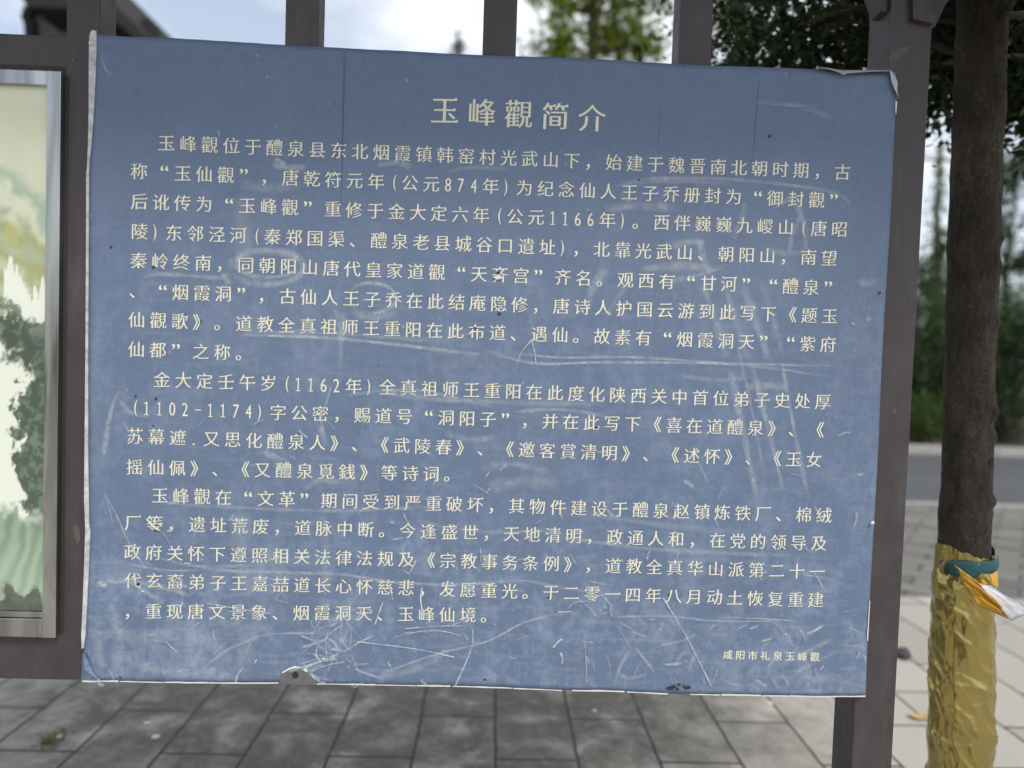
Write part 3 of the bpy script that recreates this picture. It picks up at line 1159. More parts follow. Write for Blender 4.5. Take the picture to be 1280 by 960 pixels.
def lettering(name, rows, em_px, gx, gy, squash=1.0):
    V, Fc = [], []
    for txt, i0, x0, y0, c1, x1, y1 in rows:
        adv = [.6 if c in HALF else 1.0 for c in txt]
        cen = [sum(adv[:i]) + adv[i] / 2 for i in range(len(txt))]
        i1 = txt.rindex(c1)
        p0, p1 = np.array(xz(x0, y0, -.003)), np.array(xz(x1, y1, -.003))
        step = (p1 - p0) / (cen[i1] - cen[i0])
        dirx = step / np.linalg.norm(step)
        dirz = np.array([-dirx[1], dirx[0]])
        em = em_px / F_PX * 1.365
        for i, c in enumerate(txt):
            pc = p0 + step * (cen[i] - cen[i0])
            co, fs = glyph(c, gx, gy)
            b = len(V)
            jx, jz = random.uniform(-.0002, .0002), random.uniform(-.0002, .0002)
            for a in co:
                q = pc + (dirx * a[0] + dirz * a[1] * squash) * em
                V.append((q[0] + jx, sheet_y(q[0], q[1]) - .0007, q[1] + jz))
            Fc += [tuple(b + k for k in f) for f in fs]
    o = pyd(name, V, Fc, M_LET, nb)
    bm = bmesh.new()
    bm.from_mesh(o.data)
    for f in bm.faces:
        if f.normal.y > 0: f.normal_flip()
    bm.to_mesh(o.data)
    bm.free()
    return o


lettering('title_lettering', TITLE, 36.5, .012, -.006)
lettering('body_lettering', ROWS, 21.8, .006, -.009)
lettering('signature_lettering', SIGN, 13.2, .014, .002)

# ---- chalk marks, scuffs and scratches --------------------------------------
CV, CF, CUV, CST = [], [], [], []


def smooth_line(pts, n):
    pts = np.array(pts, float)
    if len(pts) == 2:
        return np.array([pts[0] + (pts[1] - pts[0]) * t for t in np.linspace(0, 1, n)])
    t = np.concatenate([[0], np.cumsum(np.linalg.norm(np.diff(pts, axis=0), axis=1))])
    t /= t[-1]
    # Catmull-Rom through the points
    out = []
    for s in np.linspace(0, 1, n):
        k = min(max(np.searchsorted(t, s) - 1, 0), len(pts) - 2)
        f = (s - t[k]) / max(t[k + 1] - t[k], 1e-9)
        a, b, c, d = pts[max(k - 1, 0)], pts[k], pts[k + 1], pts[min(k + 2, len(pts) - 1)]
        out.append(.5 * (2 * b + (c - a) * f + (2 * a - 5 * b + 4 * c - d) * f * f + (3 * b - a - 3 * c + d) * f ** 3))
    return np.array(out)


LAYER = [0]


def stroke(pts, wpx, st, taper=True):
    L = sum(math.dist(a, b) for a, b in zip(pts, pts[1:]))
    n = max(6, int(L / 5))
    ln = smooth_line(pts, n)
    LAYER[0] += 1
    off = .0010 + .000012 * LAYER[0]
    b0 = len(CV)
    for i, p in enumerate(ln):
        d = ln[min(i + 1, n - 1)] - ln[max(i - 1, 0)]
        d = d / (np.hypot(*d) or 1)
        nn = np.array([-d[1], d[0]])
        t = i / (n - 1)
        wv = wpx * (.75 + .5 * (mnoise.noise(Vector((p[0] * .03, p[1] * .03, LAYER[0] * 3.1))) + .5))
        s = st * ((min(1, t / .12, (1 - t) / .18)) if taper else 1)
        for side in (-1, 1):
            q = p + nn * side * wv / 2
            CV.append(s_at(q[0], q[1], off))
            CUV.append((t, .5 + .5 * side))
            CST.append(s)
    for i in range(n - 1):
        a = b0 + i * 2
        CF.append((a, a + 1, a + 3, a + 2))


def loop(cx, cy, rx, ry, wpx, st, a0=0, a1=360):
    n = 14
    stroke([(cx + rx * math.cos(R(a0 + (a1 - a0) * i / n)), cy + ry * math.sin(R(a0 + (a1 - a0) * i / n))) for i in range(n + 1)], wpx, st)


SOFT = .55
loop(334, 335, 46, 21, 13, 0.6, -200, 170)
loop(336, 330, 40, 17, 8, 0.52, 10, 330)
loop(464, 373, 31, 19, 7, 0.68, -160, 120)
loop(468, 384, 26, 14, 10, 0.45, 0, 200)
for pts, wd, st in [
    ([(178, 347), (200, 343), (240, 345), (285, 349)], 6, .5), ([(278, 340), (284, 348), (288, 358)], 7, .45),
    ([(299, 419), (430, 424), (610, 445)], 5, .6), ([(310, 416), (420, 417), (560, 428)], 8, .28),
    ([(600, 436), (667, 454), (750, 453), (881, 454), (1050, 458)], 4, .6), ([(640, 441), (700, 447), (800, 447), (960, 460), (1042, 473)], 4, .5),
    ([(430, 389), (428, 420), (426, 460)], 7, .35), ([(418, 385), (424, 402), (427, 430)], 6, .3),
    ([(838, 309), (862, 303), (880, 303)], 11, .5), ([(757, 335), (742, 358), (732, 384)], 16, .38), ([(800, 337), (860, 333), (894, 340)], 10, .42),
    ([(835, 352), (870, 345), (905, 333)], 7, .3), ([(790, 345), (770, 375), (756, 400)], 9, .22),
    ([(873, 300), (880, 330), (888, 345)], 10, .4), ([(877, 355), (893, 400), (907, 449)], 12, .34), ([(901, 345), (918, 400), (934, 452)], 9, .25),
    ([(926, 355), (943, 400), (960, 452)], 14, .4), ([(950, 350), (968, 410), (980, 450)], 9, .22),
    ([(911, 457), (928, 540), (945, 626)], 9, .4), ([(937, 450), (960, 540), (979, 619)], 8, .45), ([(975, 450), (992, 540), (1009, 622)], 6, .4), ([(920, 430), (940, 520), (955, 600)], 6, .3),
    ([(780, 242), (795, 226), (862, 223), (937, 227), (1030, 239), (1061, 255), (1040, 262)], 5, .42), ([(780, 240), (776, 246), (790, 252)], 7, .4), ([(754, 262), (800, 258), (844, 260)], 12, .45), ([(770, 232), (840, 226), (920, 231)], 9, .3),
    ([(930, 252), (926, 275), (915, 300)], 9, .35), ([(965, 262), (990, 250), (1004, 285), (1006, 318)], 9, .3), ([(985, 318), (990, 290), (1001, 268)], 8, .35), ([(955, 312), (985, 318), (1004, 314)], 8, .3),
    ([(340, 206), (360, 210), (384, 210)], 9, .45), ([(344, 198), (352, 204), (358, 203)], 6, .5), ([(470, 208), (500, 204), (515, 212)], 10, .38), ([(560, 216), (590, 210), (640, 212)], 8, .28),
    ([(300, 245), (306, 300), (310, 320)], 26, .22), ([(300, 230), (330, 235), (380, 232)], 16, .22),
    ([(132, 570), (137, 530), (145, 499), (153, 488)], 7, .5), ([(133, 615), (140, 640), (142, 655)], 3, .4), ([(150, 500), (165, 516), (190, 520)], 8, .3),
    ([(135, 620), (149, 647), (165, 682), (189, 717)], 3, .55), ([(124, 726), (162, 726), (208, 734), (241, 745)], 7, .55), ([(126, 724), (130, 730), (136, 728)], 8, .9), ([(165, 726), (184, 739), (208, 753)], 9, .5), ([(160, 704), (210, 712), (250, 712)], 4, .4),
    ([(235, 704), (289, 713), (420, 717), (489, 727), (578, 730), (652, 725), (697, 733), (760, 742)], 5, .5), ([(190, 692), (240, 706), (330, 706)], 4, .35), ([(200, 628), (300, 634), (420, 638), (560, 632)], 5, .35),
    ([(252, 837), (275, 818), (295, 807), (338, 792), (419, 791)], 4, .5), ([(474, 842), (548, 816), (608, 801), (655, 777), (697, 767), (727, 764)], 4, .55), ([(470, 846), (520, 835), (560, 812)], 10, .3),
    ([(300, 640), (304, 690), (310, 745)], 22, .3), ([(340, 690), (350, 720), (348, 745)], 20, .25), ([(404, 640), (408, 700), (404, 760)], 14, .18),
    ([(610, 610), (660, 600), (700, 606)], 20, .3), ([(600, 585), (640, 580), (690, 590)], 12, .3), ([(470, 490), (560, 500), (680, 504), (760, 505)], 9, .32), ([(640, 515), (700, 512), (760, 520)], 6, .4), ([(430, 494), (520, 488), (620, 510)], 5, .35),
    ([(345, 576), (356, 586), (366, 597)], 11, .6), ([(330, 562), (340, 570), (352, 572)], 8, .4), ([(380, 612), (400, 600), (430, 603)], 8, .4), ([(415, 480), (410, 500), (402, 520), (406, 540)], 4, .45), ([(400, 530), (405, 545), (410, 560)], 8, .4),
    ([(555, 540), (590, 550), (620, 545)], 10, .28), ([(930, 484), (960, 482), (985, 486)], 10, .35), ([(850, 470), (900, 475), (940, 470)], 7, .25), ([(1045, 545), (1055, 541), (1064, 540)], 4, .6), ([(852, 600), (860, 604), (866, 610)], 6, .5), ([(870, 575), (878, 590), (884, 605)], 4, .35),
    ([(520, 650), (600, 664), (700, 662)], 6, .25), ([(700, 670), (800, 684), (900, 690), (1000, 694)], 6, .32), ([(730, 640), (830, 656), (930, 664)], 8, .25), ([(1000, 716), (1040, 724)], 5, .3),
    ([(760, 770), (830, 769), (900, 775), (990, 774)], 4, .4), ([(870, 790), (850, 800), (820, 806)], 5, .4), ([(1005, 792), (1016, 787), (1028, 780)], 5, .75), ([(1000, 818), (1020, 806), (1040, 797)], 6, .4), ([(990, 842), (1010, 830), (1045, 812)], 7, .38),
    ([(942, 848), (950, 852), (958, 858)], 6, .6), ([(962, 846), (968, 852), (972, 860)], 5, .5), ([(975, 842), (982, 850), (985, 858)], 5, .5), ([(842, 832), (848, 820), (856, 812)], 7, .4), ([(858, 838), (864, 826), (868, 816)], 6, .35),
    ([(790, 806), (776, 828), (770, 848)], 5, .4), ([(792, 806), (806, 824), (820, 842)], 5, .4), ([(772, 842), (790, 846), (808, 840)], 6, .35), ([(1010, 850), (1030, 845), (1050, 850)], 12, .25),
    ([(130, 70), (135, 90), (145, 95)], 4, .3), ([(970, 130), (1000, 135), (1040, 150)], 7, .28), ([(940, 128), (985, 134), (1020, 132)], 4, .25), ([(1070, 350), (1080, 355), (1096, 350)], 9, .35), ([(1080, 395), (1083, 398), (1086, 402)], 8, .5), ([(1062, 404), (1065, 405), (1068, 406)], 6, .8),
    ([(120, 800), (140, 790), (170, 796), (230, 790)], 18, .35), ([(140, 750), (150, 790), (148, 830)], 16, .35), ([(230, 790), (260, 800), (290, 830)], 24, .28), ([(290, 770), (310, 800), (300, 840)], 26, .3), ([(120, 780), (126, 810), (132, 836)], 12, .32), ([(170, 830), (220, 840), (280, 836)], 12, .3),
]:
    stroke(pts, wd * 1.15, min(1, st * 1.18))
# hard thin scratches
for pts, wd, st in [
    ([(591, 786), (589, 810), (569, 856)], 2.2, 1), ([(447, 801), (519, 810), (568, 820)], 2.2, 1), ([(489, 736), (491, 749)], 2.6, 1), ([(479, 752), (474, 766), (469, 780)], 2.4, 1), ([(528, 734), (526, 747), (528, 764)], 3, 1), ([(520, 700), (517, 707), (511, 717)], 3, 1), ([(511, 717), (505, 712)], 2, .8),
    ([(828, 746), (858, 796), (888, 856)], 2.4, .9), ([(507, 785), (540, 782), (578, 781)], 1.8, .9), ([(508, 793), (530, 787), (555, 788), (578, 794)], 1.8, .9), ([(505, 790), (550, 787)], 1.4, .8), ([(697, 764), (714, 763)], 2.6, 1),
    ([(363, 838), (380, 832), (420, 818)], 3, 1), ([(378, 836), (400, 826), (420, 822)], 3.4, 1), ([(390, 838), (410, 830), (432, 826)], 2.4, .9), ([(296, 852), (298, 842), (306, 833)], 2.6, .9), ([(319, 828), (322, 823)], 3.5, 1), ([(398, 806), (396, 818), (402, 826)], 2, .8), ([(415, 780), (408, 800), (410, 826)], 2, .7),
    ([(645, 456), (652, 440), (664, 425)], 2.6, .9), ([(665, 428), (668, 440), (670, 456)], 2.2, .9), ([(640, 497), (648, 486), (655, 476)], 2, .6), ([(607, 596), (613, 588)], 2, 1), ([(608, 616), (612, 610)], 2, 1), ([(565, 780), (580, 775), (590, 770)], 2, .6),
    ([(448, 642), (455, 634)], 2, 1), ([(700, 690), (703, 686)], 2, 1), ([(542, 605), (546, 596), (545, 590)], 2.2, 1), ([(732, 818), (733, 850)], 3, .6), ([(730, 796), (732, 818)], 1.6, .6), ([(691, 808), (698, 800), (703, 797)], 3.4, .9), ([(700, 814), (703, 822), (702, 828)], 3.4, .9),
    ([(770, 780), (790, 812)], 1.6, .5), ([(900, 770), (960, 772), (992, 775)], 2, .6), ([(950, 770), (970, 780), (990, 806)], 1.6, .5), ([(710, 760), (716, 752), (734, 750)], 2, .7), ([(724, 748), (736, 758), (746, 770)], 1.8, .6), ([(764, 756), (752, 742)], 1.8, .6), ([(770, 762), (740, 768)], 1.8, .5),
    ([(232, 703), (240, 703)], 2.4, 1), ([(205, 664), (215, 680)], 1.6, .6), ([(430, 770), (440, 790), (436, 812)], 2.4, .5), ([(260, 753), (300, 760), (340, 766)], 2.0, .7), ([(360, 750), (352, 740), (346, 748), (360, 752)], 1.5, .7),
    ([(412, 128), (414, 134)], 2, .7), ([(274, 164), (276, 172)], 2, .7), ([(508, 98), (509, 104)], 2, .8), ([(980, 93), (981, 97)], 2, .5),
]:
    stroke(pts, wd * .85, st * 1.35, False)
rs = random.Random(12)
for i in range(150):                  # small random knocks, mostly low on the board
    x = rs.uniform(125, 1080)
    y = 855 - abs(rs.gauss(0, 1)) * 150
    if y < 110: continue
    a = rs.gauss(0, 1.0) + (1.2 if rs.random() < .5 else 0)
    L = rs.uniform(3, 26)
    stroke([(x, y), (x + math.cos(a) * L * .5 + rs.uniform(-2, 2), y + math.sin(a) * L * .5), (min(1078, x + math.cos(a) * L), min(852, y + math.sin(a) * L))], rs.uniform(1.2, 4.5), rs.uniform(.25, .8))
for i in range(34):                   # the busy tangle right of the torn patch
    x, y = rs.uniform(372, 445), rs.uniform(770, 842)
    a = rs.choice([-.6, -1.2, 1.1, .3]) + rs.gauss(0, .2)
    L = rs.uniform(14, 46)
    stroke([(x, y), (x + math.cos(a) * L * .5 + rs.uniform(-4, 4), y + math.sin(a) * L * .5), (x + math.cos(a) * L, min(850, y + math.sin(a) * L))], rs.uniform(1.5, 6), rs.uniform(.3, .75))
ck = pyd('chalk_marks', CV, CF, M_CHALK, nb)
ck['kind'] = 'stuff'
uvl = ck.data.uv_layers.new(name='UVMap')
att = ck.data.attributes.new('st', 'FLOAT', 'POINT')
att.data.foreach_set('value', CST)
vi = np.empty(len(ck.data.loops), int)
ck.data.loops.foreach_get('vertex_index', vi)
uvl.data.foreach_set('uv', np.array(CUV)[vi].reshape(-1))

# dark pits, vertical crease lines and torn bits
def patch(name, polys, mat, off, thick=.0006):
    for pts in polys:
        bm = bmesh.new()
        q = [s_at(px, py, off) for px, py in pts]
        a = [bm.verts.new(p) for p in q]
        b = [bm.verts.new(p + Vector((0, -thick, 0))) for p in q]
        n = len(q)
        bm.faces.new(a[::-1]); bm.faces.new(b)
        for i in range(n):
            bm.faces.new((a[i], a[(i + 1) % n], b[(i + 1) % n], b[i]))
        o = from_bm(name, bm, mat, nb)
    return o


def disc(cx, cy, r, n=7, sq=1.0, jit=.3):
    return [(cx + r * math.cos(6.283 * i / n) * (1 + rs.uniform(-jit, jit)), cy + r * sq * math.sin(6.283 * i / n) * (1 + rs.uniform(-jit, jit))) for i in range(n)]


pits = [disc(961, 171, 1.9), disc(193, 334, 1.9), disc(140, 309, 1.4), disc(171, 495, 1.4), disc(196, 498, 1.6), disc(193, 532, 1.0), disc(174, 729, 2.6, 7, .6), disc(196, 662, 2.0, 7, .5), disc(199, 656, 2.2, 7, .4), disc(623, 341, 2.4, 7, .8), disc(624, 392, 2.4, 7, .5), disc(594, 410, 2.4, 7, .4),
        disc(252, 402, 1.3), disc(745, 534, 2.2, 7, .6), disc(606, 848, 2.0, 7, .6), disc(835, 742, 1.2), disc(798, 225, 1.2), disc(685, 747, 1.4), disc(1098, 366, 1.6), disc(152, 845, 1.2), disc(110, 838, 2.4, 7, .5)]
for cx, cy in ((841, 857), (848, 854), (854, 856), (836, 859), (846, 860), (858, 858)):
    pits.append(disc(cx, cy, rs.uniform(2.2, 4.2), 11, .55, .5))
patch('dark_pit', pits, M_SPECK, .0016)
patch('torn_flake', [[(184, 648), (190, 651), (199, 660), (203, 663), (196, 661), (190, 656)], disc(202, 655, 2.0, 6, .5), disc(180, 738, 1.8, 6, .6), [(616, 347), (624, 343), (628, 348), (622, 350)], [(606, 729), (618, 730), (612, 732)], disc(168, 720, 1.8, 6, .5), disc(405, 822, 2, 6, .6)], M_FLAKE, .0024)
M_CREASE = simple('crease_tint', (.115, .152, .27), .6, .1)  # creases drawn as thin strips close to the board's blue
cr = []
for px0, py0, px1, py1, wd in ((431, 66, 427, 250, .45), (948, 100, 940, 205, .22), (733, 812, 734, 850, 1.0), (826, 130, 822, 190, .35)):
    cr.append([(px0 - wd, py0), (px0 + wd, py0), ((px0 + px1) / 2 + wd, (py0 + py1) / 2), (px1 + wd * .4, py1), (px1 - wd * .4, py1), ((px0 + px1) / 2 - wd, (py0 + py1) / 2)])
patch('crease_line', cr, M_CREASE, .0004, .00005)

# white core of the board showing along its edges
def strip(name, pts, mat, y_out=.004, y_in=.001):
    """ribbon with a left and a right pixel edge, its left side curling forward"""
    V, Fc = [], []
    for i, (xa, xb, y) in enumerate(pts):
        a, b = s_at(xa, y, y_out), s_at(xb, y, y_in)
        m = a.lerp(b, .5) + Vector((0, -.0015, 0))
        V += [a, m, b, b + Vector((0, .003, 0)), a + Vector((0, .003, 0))]
    for i in range(len(pts) - 1):
        k = i * 5
        for j in range(5):
            Fc.append((k + j, k + (j + 1) % 5, k + 5 + (j + 1) % 5, k + 5 + j))
    Fc += [(0, 1, 2, 3, 4), tuple(len(V) - 5 + j for j in range(5))[::-1]]
    return pyd(name, V, Fc, mat, nb)


strip('edge_strip', [(120.5, 124, 42), (117, 124.5, 48), (115.5, 124, 62), (115, 122.5, 100), (115, 120.5, 140), (114, 117.5, 180), (112.6, 114.2, 212), (111.5, 114, 218), (111, 113.2, 300), (110.5, 112.8, 400), (110, 112.8, 480), (109.5, 113, 560), (109, 114, 620), (110.5, 114.5, 655), (110.5, 116, 662), (109.5, 114.5, 700), (107.5, 112, 750), (105.5, 110, 790), (106, 107.5, 808)], M_EDGE)
wires = thing
bt = []
for (x0, x1) in ((106, 150), (152, 206), (207, 261), (262, 349), (397, 470), (471, 520), (521, 563), (566, 640), (641, 702), (715, 780), (783, 834), (862, 900), (901, 950), (952, 985), (986, 1080)):
    ys = lambda x: np.interp(x, [p[0] for p in EDGE_B], [p[1] for p in EDGE_B])
    xs_ = np.linspace(x0, x1, 7)
    h = rs.uniform(.5, 1.2)
    up_ = [(x, ys(x) - h * (1 + .4 * rs.uniform(-1, 1))) for x in xs_]
    lo_ = [(x, ys(x) + .5 + .3 * rs.uniform(-1, 1)) for x in xs_][::-1]
    bt.append(up_ + lo_)
patch('bare_edge', bt, M_FLAKE, .0012, .0008)
patch('bare_edge', [[(1082, 800), (1083.4, 800), (1086, 750), (1084.9, 750)], [(1117.4, 128), (1119.6, 128), (1118.2, 144), (1117, 140)]], M_FLAKE, .0012, .0006)

# torn corner at the bottom with the grey backing and a screw
tp_ = patch('torn_patch', [[(351, 852), (351.5, 843), (355, 838), (362, 834), (370, 832), (378, 834), (386, 837), (392, 843), (396, 849), (397, 854), (374, 855)]], M_DARKMETAL, .0014, .0006)
patch('torn_flake', [[(353, 839), (362, 833.5), (370, 831), (379, 833), (372, 833.2), (363, 835.5), (355, 840)], [(380, 834), (384, 834), (386, 838), (382, 838)], [(388, 840), (393, 843), (396, 849), (392, 845)]], M_FLAKE, .0020)


def screw(px, py, r, parent, off):
    c = s_at(px, py, off)
    bm = bmesh.new()
    prof = [(r * 1.45, 0), (r * 1.45, .0008), (r * 1.05, .0012), (r, .0022), (r * .6, .003), (r * .34, .003), (r * .3, .0016)]
    seg = 14
    ring = []
    for rr, h in prof:
        ring.append([bm.verts.new((c.x + rr * math.cos(6.283 * k / seg), c.y - h, c.z + rr * math.sin(6.283 * k / seg))) for k in range(seg)])
    for a, b in zip(ring, ring[1:]):
        for k in range(seg):
            bm.faces.new((a[k], a[(k + 1) % seg], b[(k + 1) % seg], b[k]))
    bm.faces.new(ring[-1])
    return from_bm('screw', bm, M_SCREW, parent)


patch('screw_washer', [disc(370, 842.5, 4.2, 14, 1, .05)], M_SPECK, .0021, .0003)
screw(370, 842.5, .0034, tp_, .0026)

# torn, curled print at the upper right corner
curl = [((1016, 88), (1018, 88.6)), ((1030, 88.5), (1032, 91)), ((1040, 89), (1043, 94.5)), ((1049, 89.4), (1050, 98.0)), ((1052, 89.5), (1052.5, 96)), ((1066, 90), (1066, 95)), ((1085, 91), (1085, 93.6)), ((1108, 91.5), (1108, 92.6))]
V, Fc = [], []
for a, b in curl:
    p, q = s_at(*a, .0015), s_at(*b, .010)
    m = p.lerp(q, .5) + Vector((0, -.006, 0))
    V += [p, m, q, q + Vector((0, .0012, .0004)), m + Vector((0, .0012, 0))]
for i in range(len(curl) - 1):
    k = i * 5
    for j in range(4):
        Fc.append((k + j, k + j + 1, k + 6 + j, k + 5 + j))
M_CURL = simple('grey_print_back', (.33, .33, .32), .7, .4, 55)
pyd('curled_print', V, Fc, M_CURL, nb, False)
c2 = [((1107.5, 92), (1111, 91.5)), ((1108.5, 98), (1116, 96)), ((1110, 105), (1119.5, 103)), ((1113, 113), (1119.8, 112)), ((1117, 120), (1119.8, 119)), ((1119, 124), (1119.6, 124))]
V, Fc = [], []
for a, b in c2:
    p, q = s_at(*a, .008), s_at(*b, .0015)
    V += [p, p.lerp(q, .5) + Vector((0, -.002, 0)), q]
for i in range(len(c2) - 1):
    k = i * 3
    for j in range(2):
        Fc.append((k + j, k + j + 1, k + 4 + j, k + 3 + j))
cc = pyd('curled_corner', V, Fc, M_EDGE, nb, True)
screw(1116.5, 104, .0026, cc, .0045)
screw(118.5, 57.5, .0026, nb, .0045)
# folded lower left corner
V = [s_at(105, 849, .002), s_at(106, 815, .002), s_at(110, 812, .006), s_at(121, 838, .004), s_at(128, 849, .002), s_at(113, 832, .011)]
pyd('folded_corner', V, [(0, 5, 1), (1, 5, 2), (2, 5, 3), (3, 5, 4), (4, 5, 0)], M_SHEET, nb)

# ------------------------------------------------------------------ glass fronted cabinet
cab = thing('display_cabinet', 'stainless steel framed glass display cabinet with a misty mountain landscape print at the left edge', 'display cabinet', (-1.5, 0, .95))
YC = -.009
xo1, xi1 = xz(73, 430, YC)[0], xz(55.5, 430, YC)[0]
zo1, zi1 = xz(40, 87, YC)[1], xz(40, 105.5, YC)[1]
zo0, zi0 = xz(40, 797, YC)[1], xz(40, 766, YC)[1]
xo0 = lp0 + .03
xi0 = xo0 + (xo1 - xi1)
fr = None
obox('frame_bar', xi1, xo1, YC, YF - .001, zo0, zo1, M_STEEL, cab, .0015)
obox('frame_bar', xo0, xi0, YC, YF - .001, zo0, zo1, M_STEEL, cab, .0015)
obox('frame_bar', xi0 + .0005, xi1 - .0005, YC + .001, YF - .001, zi1, zo1, M_STEEL, cab, .0015)
obox('frame_bar', xi0 + .0005, xi1 - .0005, YC + .001, YF - .001, zo0, zi0 - .012, M_STEEL, cab, .0015)
obox('frame_bead', xi0 + .0005, xi1 - .0005, YC + .004, YF - .001, zi0 - .011, zi0, M_STEEL, cab, .001)
obox('back_panel', xo0 + .004, xo1 + .006, YF - .0009, YF + .004 - .0045, zo0 + .004, zo1 - .004, M_BACK, cab)  # reaches past the frame as a dark strip in place of its shadow
obox('glass', xi0 + .001, xi1 - .001, YC + .0055, YC + .008, zi0 + .001, zi1 - .001, M_GLASS, cab)

# landscape print
def fbm(x, y, s, o=4, seed=0.0):
    return mnoise.fractal(Vector((x * s, y * s, seed)), .7, 2.1, o)


px_m = (xz(73, 430, 0)[0] - xz(23, 430, 0)[0]) / 50
pw, ph = xi1 - xi0, zi1 - zi0
W_, H_ = int(pw / .0045), int(ph / .0045)
W2 = 150
us = np.concatenate([np.linspace(xi0, xi1 - .18, W_)[:-1], np.linspace(xi1 - .18, xi1, 90)])
zs = np.linspace(zi0, zi1, 300)
V, C = [], []


def lerp(a, b, t):
    t = min(1, max(0, t))
    return tuple(x + (y - x) * t for x, y in zip(a, b))


def sstep(a, b, x):
    t = min(1, max(0, (x - a) / (b - a)))
    return t * t * (3 - 2 * t)


CREAM, GREEN, OLIVE, DARK, WHITE, PALE = (.84, .81, .60), (.43, .53, .41), (.42, .42, .20), (.085, .108, .086), (.90, .90, .82), (.46, .56, .43)
for z in zs:
    for x in us:
        X = 56 - (xi1 - x) / px_m            # pixel-like print coordinates: X to 56, Yp 105..766
        Yp = 105 + (zi1 - z) / (zi1 - zi0) * 661
        n1 = fbm(X, Yp, .011, 4, 1.0)
        n2 = fbm(X, Yp, .05, 4, 5.0)
        ya = Yp - (X - 30) * .35 + n1 * 26
        c = lerp(CREAM, lerp(CREAM, WHITE, .3), sstep(.1, .7, n1 + .3))
        c = lerp(c, GREEN, sstep(195, 250, ya) * (.55 + .4 * math.sin(ya * .11 + n1 * 3)))
        c = lerp(c, OLIVE, sstep(262, 296, ya) * (.7 + .3 * math.sin(ya * .2)))
        if abs(X % 90 - 6) < 16: c = lerp(c, (.60, .57, .2), .5 * sstep(16, 3, math.hypot((X % 90 - 6), (Yp - 288) * 1.0) + n2 * 12))
        # white cloud bank with a ragged upper rim
        top = 325 + 28 * abs(fbm(X, 0, .06, 3, 2.0)) + (X % 120) * .5 - 14 * math.sin(X * .16)
        c = lerp(c, WHITE, sstep(top, top + 6, Yp + n2 * 8))
        # pines on ledges, leaning down to the right
        k1 = sstep(374, 386, Yp - X * .35 + n2 * 24) * sstep(448, 432, Yp - X * .2 + n2 * 22)
        c = lerp(c, lerp(DARK, (.22, .27, .2), sstep(.0, .6, n2 + .1)), k1)
        k2 = sstep(0, 5, X - (30 - 18 * sstep(440, 520, Yp) + 10 * sstep(545, 630, Yp)) + n2 * 16) * sstep(395, 440, Yp) * sstep(652, 636, Yp + n2 * 8)
        k2 = max(k2, sstep(.12, .25, fbm(X, Yp, .012, 4, 8.0)) if X < -18 and 380 < Yp < 660 else 0)
        c = lerp(c, lerp(DARK, (.17, .24, .17), sstep(-.2, .5, fbm(X, Yp, .09, 4, 3.0))), k2)
        # misty green valley with pale rays
        k3 = sstep(632, 652, Yp + n2 * 10 - (6 if X > 20 else -4))
        ray_ = .5 + .5 * math.sin((X + (Yp - 640) * .35) * .32 + n1 * 4)
        c = lerp(c, lerp((.20, .30, .22), PALE, ray_ * .5 + sstep(640, 740, Yp) * .5), k3)
        k4 = sstep(738, 750, Yp + n2 * 18 + 10 * math.sin(X * .2))
        c = lerp(c, lerp(DARK, (.14, .15, .12), n2 + .4), k4)
        V.append((x, YF - .0025, z))
        C.append((*c, 1))
NXp = len(us)
Fc = [(j * NXp + i, j * NXp + i + 1, (j + 1) * NXp + i + 1, (j + 1) * NXp + i) for j in range(len(zs) - 1) for i in range(NXp - 1)]
po = pyd('landscape_print', V, Fc, M_POSTER, cab)
ca_ = po.data.color_attributes.new('print_colour', 'FLOAT_COLOR', 'POINT')
ca_.data.foreach_set('color', np.array(C).reshape(-1))

# ------------------------------------------------------------------ the near tree with its gold wrap
YT = .30
def tp(px, py): return on_y(px, py, YT)


MB_NEAR = mat_bark('brown_bark', (.009, .007, .005), (.070, .053, .037), (.125, .098, .070))
axis = [(1192, 1190), (1196, 1050), (1199, 960), (1202, 850), (1204, 740), (1206.5, 660), (1209, 560), (1213, 430), (1216, 330), (1220, 220), (1224, 130), (1226, 60), (1226, -30), (1222, -140)]
wid = [42, 34, 33, 32.5, 31.5, 29.5, 28.5, 28, 28.5, 29, 28.5, 28, 26, 20]
tax = [tp(*a) for a in axis]
tax[0].z = 0.0
trd = [wd / F_PX * (YT - CAM.y) for wd in wid]
st_ = thing('street_tree', 'brown barked young street tree right of the sign, lower trunk wrapped in gold film', 'tree', (tax[0].x, YT, 0))


def dense(pts, rads, step):
    P_, R_ = [], []
    for i in range(len(pts) - 1):
        n = max(1, int((pts[i + 1] - pts[i]).length / step))
        for k in range(n):
            f = k / n
            P_.append(pts[i].lerp(pts[i + 1], f)); R_.append(rads[i] * (1 - f) + rads[i + 1] * f)
    P_.append(pts[-1]); R_.append(rads[-1])
    return P_, R_


dp, dr = dense(tax, trd, .009)
SEG = 72
